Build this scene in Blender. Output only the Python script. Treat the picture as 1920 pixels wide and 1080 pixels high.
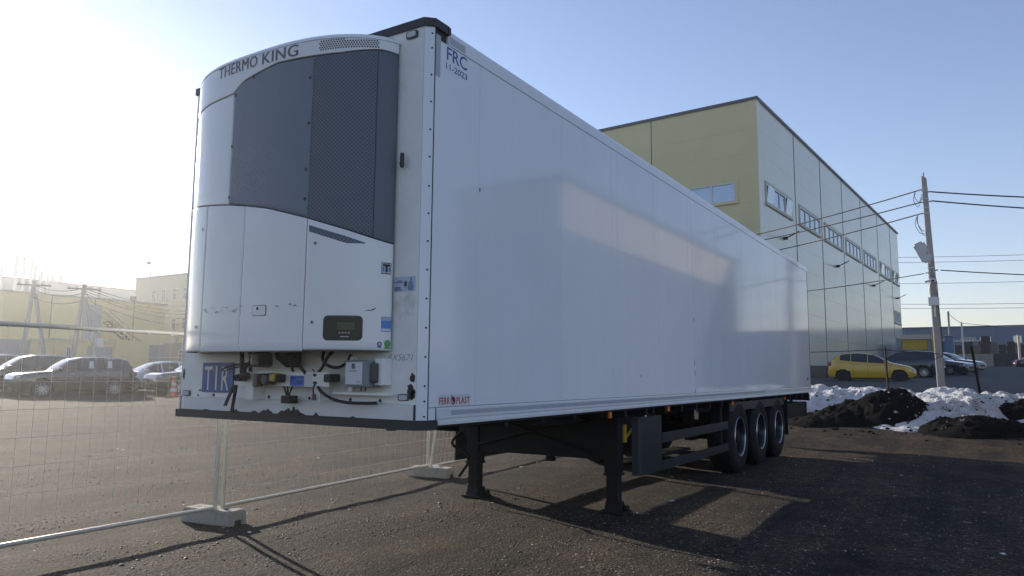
import bpy, bmesh, math, random
import numpy as np
from mathutils import Vector, Matrix, Euler, noise as mnoise
R = math.radians
random.seed(7)
for o in list(bpy.data.objects):
    bpy.data.objects.remove(o)
SC = bpy.context.scene
COL = SC.collection

# ------------------------------------------------------------------ camera
cd = bpy.data.cameras.new('camera')
cam = bpy.data.objects.new('camera', cd)
COL.objects.link(cam)
CAMLOC = Vector((-3.755, -3.021, 1.466))
yaw, pit, rol = R(32.0), R(6.676), R(0.470)
fw = Vector((math.cos(pit)*math.cos(yaw), math.cos(pit)*math.sin(yaw), math.sin(pit)))
rt = Vector((math.sin(yaw), -math.cos(yaw), 0))
up = rt.cross(fw)
rt2 = rt*math.cos(rol) + up*math.sin(rol)
up2 = -rt*math.sin(rol) + up*math.cos(rol)
cam.matrix_world = Matrix(((rt2.x, up2.x, -fw.x, CAMLOC.x), (rt2.y, up2.y, -fw.y, CAMLOC.y),
                           (rt2.z, up2.z, -fw.z, CAMLOC.z), (0, 0, 0, 1)))
cd.sensor_width = 36.0
cd.lens = 36.0*1377.2/1920
cd.clip_start = 0.05
cd.clip_end = 6000
SC.camera = cam
SC.render.resolution_x, SC.render.resolution_y = 1024, 576

# ------------------------------------------------------------------ light
SUN = Vector((1.37, 3.6, 1.0)).normalized()
SUN_EL = math.asin(SUN.z)
SUN_AZ = math.atan2(SUN.x, SUN.y)          # clockwise from +Y
w = bpy.data.worlds.new('World')
SC.world = w
w.use_nodes = True
wn = w.node_tree.nodes
sky = wn.new('ShaderNodeTexSky')
sky.sky_type = 'NISHITA'
sky.sun_disc = False
sky.sun_elevation = SUN_EL
sky.sun_rotation = SUN_AZ
sky.altitude = 0
sky.air_density = 1.0
sky.dust_density = 0.05
sky.ozone_density = 1.6
bg = wn['Background']
bg.inputs['Strength'].default_value = 0.10
wb_ = wn.new('ShaderNodeVectorMath')          # camera white balance: a little less green
wb_.operation = 'MULTIPLY'
wb_.inputs[1].default_value = (1.03, .888, .945)
w.node_tree.links.new(sky.outputs[0], wb_.inputs[0])
w.node_tree.links.new(wb_.outputs[0], bg.inputs['Color'])
sl = bpy.data.lights.new('sun', 'SUN')
sl.energy = 3.0
sl.angle = R(0.53)
sl.color = (1.0, 0.89, 0.735)
so = bpy.data.objects.new('sun', sl)
COL.objects.link(so)
so.rotation_euler = SUN.to_track_quat('Z', 'Y').to_euler()
so.location = (0, 0, 40)
vs = SC.view_settings
vs.view_transform = 'Standard'
vs.look = 'None'
vs.exposure = 1.12
vs.gamma = 1.0

# ------------------------------------------------------------------ helpers
MATS = {}


def mat(name, col, rough=0.6, metal=0.0, var=0.0, vscale=4.0, bump=0.0, bscale=30.0, coat=0.0, spec=0.5,
        dirt=None, dscale=3.0, dthr=0.6, dsoft=0.12, emit=None, alpha=None, trans=0.0):
    """procedural principled material; var: value variation, dirt: colour of blotches"""
    m = bpy.data.materials.new(name)
    m.use_nodes = True
    nt = m.node_tree
    N, L = nt.nodes, nt.links
    b = N['Principled BSDF']
    b.inputs['Base Color'].default_value = (*col, 1)
    b.inputs['Roughness'].default_value = rough
    b.inputs['Metallic'].default_value = metal
    b.inputs['Specular IOR Level'].default_value = spec
    b.inputs['Coat Weight'].default_value = coat
    b.inputs['Coat Roughness'].default_value = 0.05
    if trans:
        b.inputs['Transmission Weight'].default_value = trans
    tc = N.new('ShaderNodeTexCoord')
    out = None
    if var > 0 or dirt is not None:
        n = N.new('ShaderNodeTexNoise')
        n.inputs['Scale'].default_value = vscale
        n.inputs['Detail'].default_value = 6
        n.inputs['Roughness'].default_value = 0.6
        L.new(tc.outputs['Object'], n.inputs['Vector'])
        mr = N.new('ShaderNodeMapRange')
        mr.inputs['From Min'].default_value = 0.25
        mr.inputs['From Max'].default_value = 0.75
        mr.inputs['To Min'].default_value = 1-var
        mr.inputs['To Max'].default_value = 1+var*0.6
        L.new(n.outputs['Fac'], mr.inputs['Value'])
        mx = N.new('ShaderNodeVectorMath')
        mx.operation = 'SCALE'
        mx.inputs[0].default_value = col
        L.new(mr.outputs[0], mx.inputs['Scale'])
        out = mx.outputs[0]
        if dirt is not None:
            n2 = N.new('ShaderNodeTexNoise')
            n2.inputs['Scale'].default_value = dscale
            n2.inputs['Detail'].default_value = 8
            n2.inputs['Roughness'].default_value = 0.65
            L.new(tc.outputs['Object'], n2.inputs['Vector'])
            m2 = N.new('ShaderNodeMapRange')
            m2.inputs['From Min'].default_value = dthr-dsoft
            m2.inputs['From Max'].default_value = dthr+dsoft
            L.new(n2.outputs['Fac'], m2.inputs['Value'])
            mc = N.new('ShaderNodeMix')
            mc.data_type = 'RGBA'
            L.new(m2.outputs[0], mc.inputs[0])
            L.new(out, mc.inputs[6])
            mc.inputs[7].default_value = (*dirt, 1)
            out = mc.outputs[2]
        L.new(out, b.inputs['Base Color'])
    if bump > 0:
        nb = N.new('ShaderNodeTexNoise')
        nb.inputs['Scale'].default_value = bscale
        nb.inputs['Detail'].default_value = 4
        L.new(tc.outputs['Object'], nb.inputs['Vector'])
        bp = N.new('ShaderNodeBump')
        bp.inputs['Strength'].default_value = 1.0
        bp.inputs['Distance'].default_value = bump
        L.new(nb.outputs['Fac'], bp.inputs['Height'])
        L.new(bp.outputs[0], b.inputs['Normal'])
    if emit:
        b.inputs['Emission Color'].default_value = (*emit[:3], 1)
        b.inputs['Emission Strength'].default_value = emit[3]
    MATS[name] = m
    return m


ORG = {}


def org(o):
    return ORG.get(o.name, Vector((0, 0, 0))) if o else Vector((0, 0, 0))


class MB:
    """collects geometry in world (or thing-local) coordinates for ONE mesh object"""

    def __init__(self):
        self.v = []
        self.f = []
        self.uv = None

    def add(self, vs_, fs_):
        n = len(self.v)
        self.v.extend([tuple(p) for p in vs_])
        self.f.extend([tuple(i+n for i in q) for q in fs_])
        return self

    def box(self, lo, hi):
        x0, y0, z0 = lo
        x1, y1, z1 = hi
        if x0 > x1: x0, x1 = x1, x0
        if y0 > y1: y0, y1 = y1, y0
        if z0 > z1: z0, z1 = z1, z0
        return self.add([(x0, y0, z0), (x1, y0, z0), (x1, y1, z0), (x0, y1, z0), (x0, y0, z1), (x1, y0, z1), (x1, y1, z1), (x0, y1, z1)],
                        [(0, 3, 2, 1), (4, 5, 6, 7), (0, 1, 5, 4), (1, 2, 6, 5), (2, 3, 7, 6), (3, 0, 4, 7)])

    def bbox(self, lo, hi, b=0.01):
        """bevelled box"""
        bm = bmesh.new()
        bmesh.ops.create_cube(bm, size=1)
        c = [(lo[i]+hi[i])/2 for i in range(3)]
        s = [abs(hi[i]-lo[i]) for i in range(3)]
        for v in bm.verts:
            v.co = Vector((c[0]+v.co.x*s[0], c[1]+v.co.y*s[1], c[2]+v.co.z*s[2]))
        bmesh.ops.bevel(bm, geom=list(bm.edges), offset=min(b, min(s)*0.45), segments=2, affect='EDGES', profile=0.6)
        return self.bm(bm)

    def bm(self, bm, M=None):
        bm.verts.index_update()
        vs_ = [(M @ v.co) if M else v.co for v in bm.verts]
        self.add([tuple(p) for p in vs_], [tuple(v.index for v in f.verts) for f in bm.faces])
        bm.free()
        return self

    def prism(self, poly, d):
        """closed polygon (3d points) extruded by vector d"""
        n = len(poly)
        d = Vector(d)
        P = [Vector(p) for p in poly]
        vs_ = P+[p+d for p in P]
        fs = [tuple(range(n-1, -1, -1)), tuple(range(n, 2*n))]
        fs += [(i, (i+1) % n, n+(i+1) % n, n+i) for i in range(n)]
        return self.add(vs_, fs)

    def tube(self, path, r, n=8, cap=True, r2=None):
        P = [Vector(p) for p in path]
        k = len(P)
        rs = r if isinstance(r, (list, tuple)) else ([r]*k if r2 is None else [r+(r2-r)*i/(k-1) for i in range(k)])
        vs_, fs = [], []
        ref = None
        for i in range(k):
            t = (P[min(i+1, k-1)]-P[max(i-1, 0)]).normalized()
            if ref is None:
                ref = Vector((0, 0, 1)) if abs(t.z) < 0.9 else Vector((1, 0, 0))
            a = t.cross(ref).normalized()
            b = a.cross(t).normalized()
            ref = b
            for j in range(n):
                an = 2*math.pi*j/n
                vs_.append(P[i]+(a*math.cos(an)+b*math.sin(an))*rs[i])
        for i in range(k-1):
            for j in range(n):
                fs.append((i*n+j, i*n+(j+1) % n, (i+1)*n+(j+1) % n, (i+1)*n+j))
        if cap:
            fs.append(tuple(range(n-1, -1, -1)))
            fs.append(tuple((k-1)*n+j for j in range(n)))
        return self.add(vs_, fs)

    def lathe(self, prof, c, axis='y', n=32, closed=False):
        """prof: list of (radius, offset along axis)"""
        c = Vector(c)
        ax = {'x': (Vector((1, 0, 0)), Vector((0, 1, 0)), Vector((0, 0, 1))),
              'y': (Vector((0, 1, 0)), Vector((0, 0, 1)), Vector((1, 0, 0))),
              'z': (Vector((0, 0, 1)), Vector((1, 0, 0)), Vector((0, 1, 0)))}[axis]
        vs_, fs = [], []
        k = len(prof)
        for j in range(n):
            an = 2*math.pi*j/n
            dr = ax[1]*math.cos(an)+ax[2]*math.sin(an)
            for (r, o) in prof:
                vs_.append(c+ax[0]*o+dr*r)
        for j in range(n):
            for i in range(k-1 if not closed else k):
                i2 = (i+1) % k
                fs.append((j*k+i, j*k+i2, ((j+1) % n)*k+i2, ((j+1) % n)*k+i))
        return self.add(vs_, fs)

    def grid(self, fn, nu, nv):
        vs_ = [fn(i/nu, j/nv) for i in range(nu+1) for j in range(nv+1)]
        fs = [(i*(nv+1)+j, (i+1)*(nv+1)+j, (i+1)*(nv+1)+j+1, i*(nv+1)+j+1) for i in range(nu) for j in range(nv)]
        return self.add(vs_, fs)

    def build(self, name, m, parent=None, smooth=False, sharp=35):
        o_ = org(parent)
        me = bpy.data.meshes.new(name)
        me.from_pydata([(p[0]-o_.x, p[1]-o_.y, p[2]-o_.z) for p in self.v], [], self.f)
        me.validate()
        bm = bmesh.new()
        bm.from_mesh(me)
        bmesh.ops.recalc_face_normals(bm, faces=bm.faces)
        bm.to_mesh(me)
        bm.free()
        me.materials.append(MATS[m] if isinstance(m, str) else m)
        if smooth:
            me.polygons.foreach_set('use_smooth', [True]*len(me.polygons))
            try:
                me.set_sharp_from_angle(angle=R(sharp))
            except Exception:
                pass
        o = bpy.data.objects.new(name, me)
        COL.objects.link(o)
        if parent:
            o.parent = parent
            ORG[o.name] = o_
        return o


def tag(o, label=None, cat=None, group=None, kind=None):
    if label: o['label'] = label
    if cat: o['category'] = cat
    if group: o['group'] = group
    if kind: o['kind'] = kind
    return o


def thing(name, label, cat, loc=(0, 0, 0), group=None, local=False):
    o = bpy.data.objects.new(name, None)
    COL.objects.link(o)
    o.empty_display_size = 0.3
    tag(o, label, cat, group)
    if not local:
        o.location = loc
        ORG[o.name] = Vector(loc)
    return o


def copy_tree(o, parent=None):
    c = o.copy()
    COL.objects.link(c)
    c.parent = parent
    for ch in list(o.children):
        copy_tree(ch, c)
    return c


def link_copy(o, parent, loc, rot=None):
    c = o.copy()
    COL.objects.link(c)
    c.parent = parent
    c.location = loc
    if rot: c.rotation_euler = rot
    return c


def text2d(s, size=1.0, offset=0.0, spacing=1.0, shear=0.0):
    """flat lettering as (verts2d, faces), origin at baseline left"""
    cu = bpy.data.curves.new('txt', 'FONT')
    cu.body = s
    cu.size = size
    cu.offset = offset
    cu.space_character = spacing
    cu.shear = shear
    cu.resolution_u = 3
    ob = bpy.data.objects.new('txt', cu)
    COL.objects.link(ob)
    dg = bpy.context.evaluated_depsgraph_get()
    dg.update()
    me = bpy.data.meshes.new_from_object(ob.evaluated_get(dg))
    bm = bmesh.new()
    bm.from_mesh(me)
    bmesh.ops.triangulate(bm, faces=bm.faces)
    # cut long triangles so that lettering can follow a curved skin
    bmesh.ops.subdivide_edges(bm, edges=[e for e in bm.edges if e.calc_length() > size*0.12], cuts=2, use_grid_fill=False)
    bmesh.ops.triangulate(bm, faces=bm.faces)
    bm.verts.index_update()
    V = [(v.co.x, v.co.y) for v in bm.verts]
    F = [tuple(v.index for v in f.verts) for f in bm.faces]
    bm.free()
    bpy.data.meshes.remove(me)
    bpy.data.objects.remove(ob)
    bpy.data.curves.remove(cu)
    x0 = min(p[0] for p in V)
    x1 = max(p[0] for p in V)
    return [(p[0]-x0, p[1]) for p in V], F, x1-x0


def lettering(mb, s, size, fn, width=None, **kw):
    """fn maps (u along baseline, v up) to a 3d point; width squeezes the line"""
    V, F, W_ = text2d(s, size, **kw)
    k = (width/W_) if width else 1
    mb.add([fn(p[0]*k, p[1]) for p in V], F)
    return mb


def smooth01(t):
    t = max(0.0, min(1.0, t))
    return t*t*(3-2*t)


GD = [0, 17, 22, 27, 38, 52, 72, 105, 250, 5000]
GH = [0, 0, .42, .88, 1.18, 1.42, 2.25, 2.85, 3.6, 3.6]


def terr(x, y):
    dx, dy = x+3.76, y+3.02
    d = math.hypot(dx, dy)
    az = abs(math.degrees(math.atan2(dy, dx)))
    g = float(np.interp(d, GD, GH))
    return g*(1-.6*smooth01((az-12)/30))*(1-smooth01((az-80)/60))


# ------------------------------------------------------------------ materials
mat('unit_white', (.82, .82, .81), rough=.22, var=.04, vscale=3, coat=.2)
mat('front_white', (.86, .86, .82), rough=.4, var=.10, vscale=5, dirt=(.42, .40, .34), dscale=2.2, dthr=.68, dsoft=.1)
mat('bar_white', (.72, .73, .72), rough=.35, var=.06, vscale=6, dirt=(.10, .10, .10), dscale=3.3, dthr=.72, dsoft=.04)
mat('rail_alu', (.70, .71, .72), rough=.3, metal=.0, var=.08, vscale=8)
mat('tape_grey', (.42, .45, .50), rough=.35, var=.05)
mat('cap_black', (.018, .020, .026), rough=.5, var=.2, bump=.002, bscale=40)
mat('rubber', (.011, .012, .014), rough=.75, spec=.25, var=.3, vscale=12)
mat('cable_black', (.012, .012, .013), rough=.55)
mat('chassis', (.008, .009, .011), rough=.6, spec=.3, var=.3, vscale=6, bump=.001, bscale=60)
mat('guard_paint', (.016, .021, .029), rough=.4, var=.15, vscale=5)
mat('rivet_dark', (.04, .042, .05), rough=.4, metal=.6)
mat('steel', (.55, .56, .58), rough=.35, metal=.9, var=.15, vscale=10)
mat('rim_steel', (.045, .048, .054), rough=.32, metal=.6, var=.25, vscale=14)
mat('orange_lens', (.75, .20, .03), rough=.25)
mat('lamp_clear', (.55, .57, .58), rough=.15, spec=.6)
mat('lamp_dark', (.05, .052, .06), rough=.3)
mat('gap_dark', (.03, .032, .036), rough=.8)
mat('blue_letter', (.045, .07, .33), rough=.4)
mat('red_letter', (.50, .07, .06), rough=.4)
mat('navy', (.02, .022, .12), rough=.4)
mat('tir_blue', (.045, .10, .33), rough=.35, var=.12, vscale=15)
mat('tir_white', (.74, .73, .66), rough=.4, var=.08, vscale=20)
mat('grey_letter', (.11, .125, .15), rough=.45)
mat('sticker_blue', (.06, .25, .62), rough=.35)
mat('sticker_blue2', (.07, .16, .55), rough=.35, var=.1)
mat('sticker_white', (.66, .68, .72), rough=.4)
mat('sticker_green', (.10, .33, .12), rough=.4)
mat('sticker_slate', (.10, .13, .30), rough=.4)
mat('sticker_pale', (.50, .56, .70), rough=.4, var=.1, vscale=30)
mat('figure_blue', (.20, .27, .40), rough=.5)
mat('figure_dark', (.10, .09, .09), rough=.5)
mat('screen_dark', (.014, .019, .018), rough=.16, spec=.28, coat=.0)
mat('screen_lcd', (.05, .065, .03), rough=.3)
mat('plastic_grey', (.22, .24, .26), rough=.45)
mat('brown_plastic', (.13, .09, .075), rough=.5, var=.2)
mat('yellow_plastic', (.60, .42, .05), rough=.45, var=.1)
mat('rust', (.055, .045, .040), rough=.85, var=.5, vscale=25)
mat('pen', (.10, .12, .17), rough=.6)
mat('yellow_paint', (.50, .32, .03), rough=.5, var=.2)
mat('galv', (.60, .59, .53), rough=.38, metal=.35, var=.12, vscale=9)
mat('galv_wire', (.62, .61, .57), rough=.45, metal=.2)
mat('concrete', (.36, .34, .30), rough=.9, var=.15, vscale=9, bump=.004, bscale=60, dirt=(.22, .20, .17), dscale=6, dthr=.62)
mat('pole_concrete', (.33, .32, .31), rough=.9, var=.14, vscale=5, bump=.003, bscale=40)
mat('post_steel', (.014, .015, .017), rough=.7, spec=.15)
mat('soil', (.009, .008, .0075), rough=.95, spec=.08, var=.45, vscale=4, bump=.03, bscale=14)
mat('asphalt', (.055, .056, .058), rough=.85, var=.2, vscale=.6, bump=.003, bscale=60)
mat('wall_cream', (.69, .62, .34), rough=.42, var=.05, vscale=.5)
mat('wall_pale', (.70, .68, .56), rough=.14, var=.05, vscale=.4, spec=.6, bump=.004, bscale=.7)
mat('wall_joint', (.12, .12, .10), rough=.7)
mat('roof_trim', (.06, .07, .10), rough=.5)
mat('window_frame', (.66, .66, .62), rough=.4)
mat('window_reveal', (.40, .40, .32), rough=.5)
mat('glass', (.05, .065, .085), rough=.05, spec=.9, metal=.0)
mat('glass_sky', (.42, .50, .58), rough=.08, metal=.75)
mat('door_blue', (.10, .13, .17), rough=.5)
mat('left_yellow', (.80, .64, .29), rough=.6, var=.05, vscale=.4)
mat('left_olive', (.55, .53, .36), rough=.6, var=.05, vscale=.4)
mat('left_grey', (.36, .38, .42), rough=.6, var=.06, vscale=.3)
mat('left_band', (.27, .30, .36), rough=.6, var=.05, vscale=.4)
mat('left_orange', (.24, .13, .09), rough=.6)
mat('neighbour_cream', (.37, .33, .26), rough=.6, var=.06, vscale=.5)
mat('neighbour_slate_shaded', (.062, .076, .108), rough=.6, var=.06, vscale=.5)  # cladding tone with the shade of the lower wall in its colour
mat('flue_metal', (.45, .46, .48), rough=.35, metal=.8)
mat('gate_yellow', (.62, .40, .02), rough=.5, var=.08, vscale=1)
mat('gate_beam', (.62, .50, .42), rough=.6)
mat('shed_blue', (.16, .22, .36), rough=.5, var=.08, vscale=.4)
mat('ware_blue', (.13, .17, .26), rough=.55, var=.10, vscale=.15)
mat('crate_brown', (.075, .055, .042), rough=.85, var=.3, vscale=2)
mat('crate_pale', (.20, .17, .13), rough=.85, var=.3, vscale=2)
mat('wall_dark', (.055, .055, .055), rough=.85, var=.3, vscale=.8)
mat('sign_white', (.65, .66, .68), rough=.45)
mat('tyre', (.022, .022, .023), rough=.75, var=.2)
mat('alloy', (.50, .51, .53), rough=.28, metal=.85)
mat('car_glass', (.022, .027, .032), rough=.03, spec=.8)
mat('paint_dark', (.012, .013, .016), rough=.20, coat=1.0)
mat('paint_navy', (.012, .017, .035), rough=.20, coat=1.0)
mat('paint_silver', (.42, .44, .47), rough=.25, metal=.5, coat=1.0)
mat('paint_white', (.66, .68, .70), rough=.25, coat=1.0)
mat('paint_yellow', (.60, .37, .025), rough=.25, coat=1.0)
mat('trim_black', (.015, .015, .016), rough=.6)
mat('head_lamp', (.55, .57, .6), rough=.08, spec=.8)
mat('tail_lamp', (.30, .02, .02), rough=.15)
mat('paper', (.70, .71, .72), rough=.7)
mat('cone_orange', (.75, .13, .06), rough=.5)
mat('lamp_grey', (.40, .41, .43), rough=.4)
mat('lamp_lens', (.55, .58, .62), rough=.2)
mat('box_white', (.66, .68, .70), rough=.4)
mat('trunk_bark', (.06, .05, .045), rough=.9)


# ------------------------------------------------------------------ special materials
def ground_material():
    m = bpy.data.materials.new('gravel_ground')
    m.use_nodes = True
    N, L = m.node_tree.nodes, m.node_tree.links
    b = N['Principled BSDF']
    b.inputs['Roughness'].default_value = .9
    b.inputs['Specular IOR Level'].default_value = .25
    tc = N.new('ShaderNodeTexCoord')

    def noise_(scale, detail=5, rough=.6, mapping=None):
        n = N.new('ShaderNodeTexNoise')
        n.inputs['Scale'].default_value = scale
        n.inputs['Detail'].default_value = detail
        n.inputs['Roughness'].default_value = rough
        if mapping:
            mp = N.new('ShaderNodeMapping')
            mp.inputs['Scale'].default_value = mapping[0]
            mp.inputs['Rotation'].default_value = mapping[1]
            L.new(tc.outputs['Object'], mp.inputs['Vector'])
            L.new(mp.outputs[0], n.inputs['Vector'])
        else:
            L.new(tc.outputs['Object'], n.inputs['Vector'])
        return n

    def ramp(src, pts):
        r = N.new('ShaderNodeValToRGB')
        while len(r.color_ramp.elements) > 1:
            r.color_ramp.elements.remove(r.color_ramp.elements[-1])
        r.color_ramp.elements[0].position = pts[0][0]
        r.color_ramp.elements[0].color = (*pts[0][1], 1)
        for p, c in pts[1:]:
            e = r.color_ramp.elements.new(p)
            e.color = (*c, 1)
        L.new(src, r.inputs[0])
        return r

    def mix(a, b_, f, mode='MIX'):
        x = N.new('ShaderNodeMix')
        x.data_type = 'RGBA'
        x.blend_type = mode
        if isinstance(f, float): x.inputs[0].default_value = f
        else: L.new(f, x.inputs[0])
        L.new(a, x.inputs[6])
        L.new(b_, x.inputs[7])
        return x.outputs[2]

    big = ramp(noise_(.35, 6, .62).outputs['Fac'], [(.3, (.021, .0172, .0127)), (.5, (.034, .0275, .0200)), (.7, (.051, .041, .029))])
    trk = ramp(noise_(1.0, 7, .62, ((.13, 1.5, 1), (0, 0, R(6)))).outputs['Fac'], [(.38, (.34, .35, .37)), (.52, (1, 1, 1)), (.68, (1.75, 1.62, 1.42))])
    c = mix(big.outputs[0], trk.outputs[0], .95, 'MULTIPLY')
    sand = ramp(noise_(.8, 7, .62).outputs['Fac'], [(.50, (0, 0, 0)), (.62, (1, 1, 1))])
    sc_ = N.new('ShaderNodeRGB')
    sc_.outputs[0].default_value = (.074, .055, .035, 1)
    sf = N.new('ShaderNodeMath')
    sf.operation = 'MULTIPLY'
    sf.inputs[1].default_value = .6
    L.new(sand.outputs[0], sf.inputs[0])
    c = mix(c, sc_.outputs[0], sf.outputs[0])
    med = ramp(noise_(5, 8, .7).outputs['Fac'], [(.34, (.40, .40, .40)), (.5, (1, 1, 1)), (.68, (1.65, 1.58, 1.48))])
    c = mix(c, med.outputs[0], .8, 'MULTIPLY')
    vo = N.new('ShaderNodeTexVoronoi')
    vo.inputs['Scale'].default_value = 52
    L.new(tc.outputs['Object'], vo.inputs['Vector'])
    sx = N.new('ShaderNodeSeparateColor')
    L.new(vo.outputs['Color'], sx.inputs[0])
    peb = ramp(sx.outputs[0], [(.0, (.40, .39, .38)), (.55, (.85, .85, .85)), (.85, (1.45, 1.40, 1.30)), (.95, (2.6, 2.45, 2.2)), (1, (4.2, 4.0, 3.6))])
    c = mix(c, peb.outputs[0], .85, 'MULTIPLY')
    L.new(c, b.inputs['Base Color'])
    # relief: pebbles and lumps
    inv = N.new('ShaderNodeMath')
    inv.operation = 'MULTIPLY_ADD'
    inv.inputs[1].default_value = -.016
    L.new(vo.outputs['Distance'], inv.inputs[0])
    n3 = noise_(14, 7, .7)
    m3 = N.new('ShaderNodeMath')
    m3.operation = 'MULTIPLY'
    m3.inputs[1].default_value = .03
    L.new(n3.outputs['Fac'], m3.inputs[0])
    L.new(m3.outputs[0], inv.inputs[2])
    bp = N.new('ShaderNodeBump')
    bp.inputs['Strength'].default_value = .9
    bp.inputs['Distance'].default_value = 1.0
    L.new(inv.outputs[0], bp.inputs['Height'])
    L.new(bp.outputs[0], b.inputs['Normal'])
    MATS['gravel_ground'] = m


def island_material(name, stops, rough=.8):
    m = bpy.data.materials.new(name)
    m.use_nodes = True
    N, L = m.node_tree.nodes, m.node_tree.links
    b = N['Principled BSDF']
    b.inputs['Roughness'].default_value = rough
    g = N.new('ShaderNodeNewGeometry')
    r = N.new('ShaderNodeValToRGB')
    r.color_ramp.elements[0].position, r.color_ramp.elements[0].color = stops[0][0], (*stops[0][1], 1)
    r.color_ramp.elements[1].position, r.color_ramp.elements[1].color = stops[-1][0], (*stops[-1][1], 1)
    for p, c in stops[1:-1]:
        e = r.color_ramp.elements.new(p)
        e.color = (*c, 1)
    L.new(g.outputs['Random Per Island'], r.inputs[0])
    L.new(r.outputs[0], b.inputs['Base Color'])
    MATS[name] = m


def grille_material(name, base, hole, pitch):
    """perforated sheet: staggered round holes, UV in metres"""
    m = bpy.data.materials.new(name)
    m.use_nodes = True
    N, L = m.node_tree.nodes, m.node_tree.links
    b = N['Principled BSDF']
    b.inputs['Roughness'].default_value = .42
    b.inputs['Specular IOR Level'].default_value = .4
    uv = N.new('ShaderNodeUVMap')
    mp = N.new('ShaderNodeMapping')
    mp.inputs['Rotation'].default_value = (0, 0, R(45))
    mp.inputs['Scale'].default_value = (1/pitch, 1/pitch, 1)
    L.new(uv.outputs[0], mp.inputs['Vector'])
    vo = N.new('ShaderNodeTexVoronoi')
    vo.voronoi_dimensions = '2D'
    vo.inputs['Scale'].default_value = 1
    vo.inputs['Randomness'].default_value = 0
    L.new(mp.outputs[0], vo.inputs['Vector'])
    mr = N.new('ShaderNodeMapRange')
    mr.inputs['From Min'].default_value = .26
    mr.inputs['From Max'].default_value = .36
    L.new(vo.outputs['Distance'], mr.inputs['Value'])
    mx = N.new('ShaderNodeMix')
    mx.data_type = 'RGBA'
    mx.inputs[6].default_value = (*hole, 1)
    mx.inputs[7].default_value = (*base, 1)
    L.new(mr.outputs[0], mx.inputs[0])
    L.new(mx.outputs[2], b.inputs['Base Color'])
    bp = N.new('ShaderNodeBump')
    bp.inputs['Distance'].default_value = .004
    L.new(mr.outputs[0], bp.inputs['Height'])
    L.new(bp.outputs[0], b.inputs['Normal'])
    MATS[name] = m


def snow_material():
    m = bpy.data.materials.new('dirty_snow')
    m.use_nodes = True
    N, L = m.node_tree.nodes, m.node_tree.links
    b = N['Principled BSDF']
    b.inputs['Roughness'].default_value = .75
    b.inputs['Subsurface Weight'].default_value = 0
    tc = N.new('ShaderNodeTexCoord')
    a = N.new('ShaderNodeAttribute')
    a.attribute_name = 'soil'
    n = N.new('ShaderNodeTexNoise')
    n.inputs['Scale'].default_value = 3.2
    n.inputs['Detail'].default_value = 9
    n.inputs['Roughness'].default_value = .68
    L.new(tc.outputs['Object'], n.inputs['Vector'])
    ad = N.new('ShaderNodeMath')
    ad.operation = 'ADD'
    L.new(n.outputs['Fac'], ad.inputs[0])
    L.new(a.outputs['Fac'], ad.inputs[1])
    nf = N.new('ShaderNodeTexNoise')
    nf.inputs['Scale'].default_value = 22
    nf.inputs['Detail'].default_value = 6
    nf.inputs['Roughness'].default_value = .75
    L.new(tc.outputs['Object'], nf.inputs['Vector'])
    mf = N.new('ShaderNodeMath')
    mf.operation = 'MULTIPLY_ADD'
    mf.inputs[1].default_value = .34
    L.new(nf.outputs['Fac'], mf.inputs[0])
    L.new(ad.outputs[0], mf.inputs[2])
    sb_ = N.new('ShaderNodeMath')
    sb_.operation = 'SUBTRACT'
    sb_.inputs[1].default_value = .17
    L.new(mf.outputs[0], sb_.inputs[0])
    ad = sb_
    r = N.new('ShaderNodeValToRGB')
    r.color_ramp.elements[0].position, r.color_ramp.elements[0].color = .44, (.68, .69, .72, 1)
    r.color_ramp.elements[1].position, r.color_ramp.elements[1].color = .66, (.024, .021, .019, 1)
    e = r.color_ramp.elements.new(.595)
    e.color = (.50, .49, .48, 1)
    L.new(ad.outputs[0], r.inputs[0])
    L.new(r.outputs[0], b.inputs['Base Color'])
    nb = N.new('ShaderNodeTexNoise')
    nb.inputs['Scale'].default_value = 9
    nb.inputs['Detail'].default_value = 8
    nb.inputs['Roughness'].default_value = .65
    L.new(tc.outputs['Object'], nb.inputs['Vector'])
    bp = N.new('ShaderNodeBump')
    bp.inputs['Distance'].default_value = .12
    bp.inputs['Strength'].default_value = .8
    L.new(nb.outputs['Fac'], bp.inputs['Height'])
    L.new(bp.outputs[0], b.inputs['Normal'])
    MATS['dirty_snow'] = m


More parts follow.
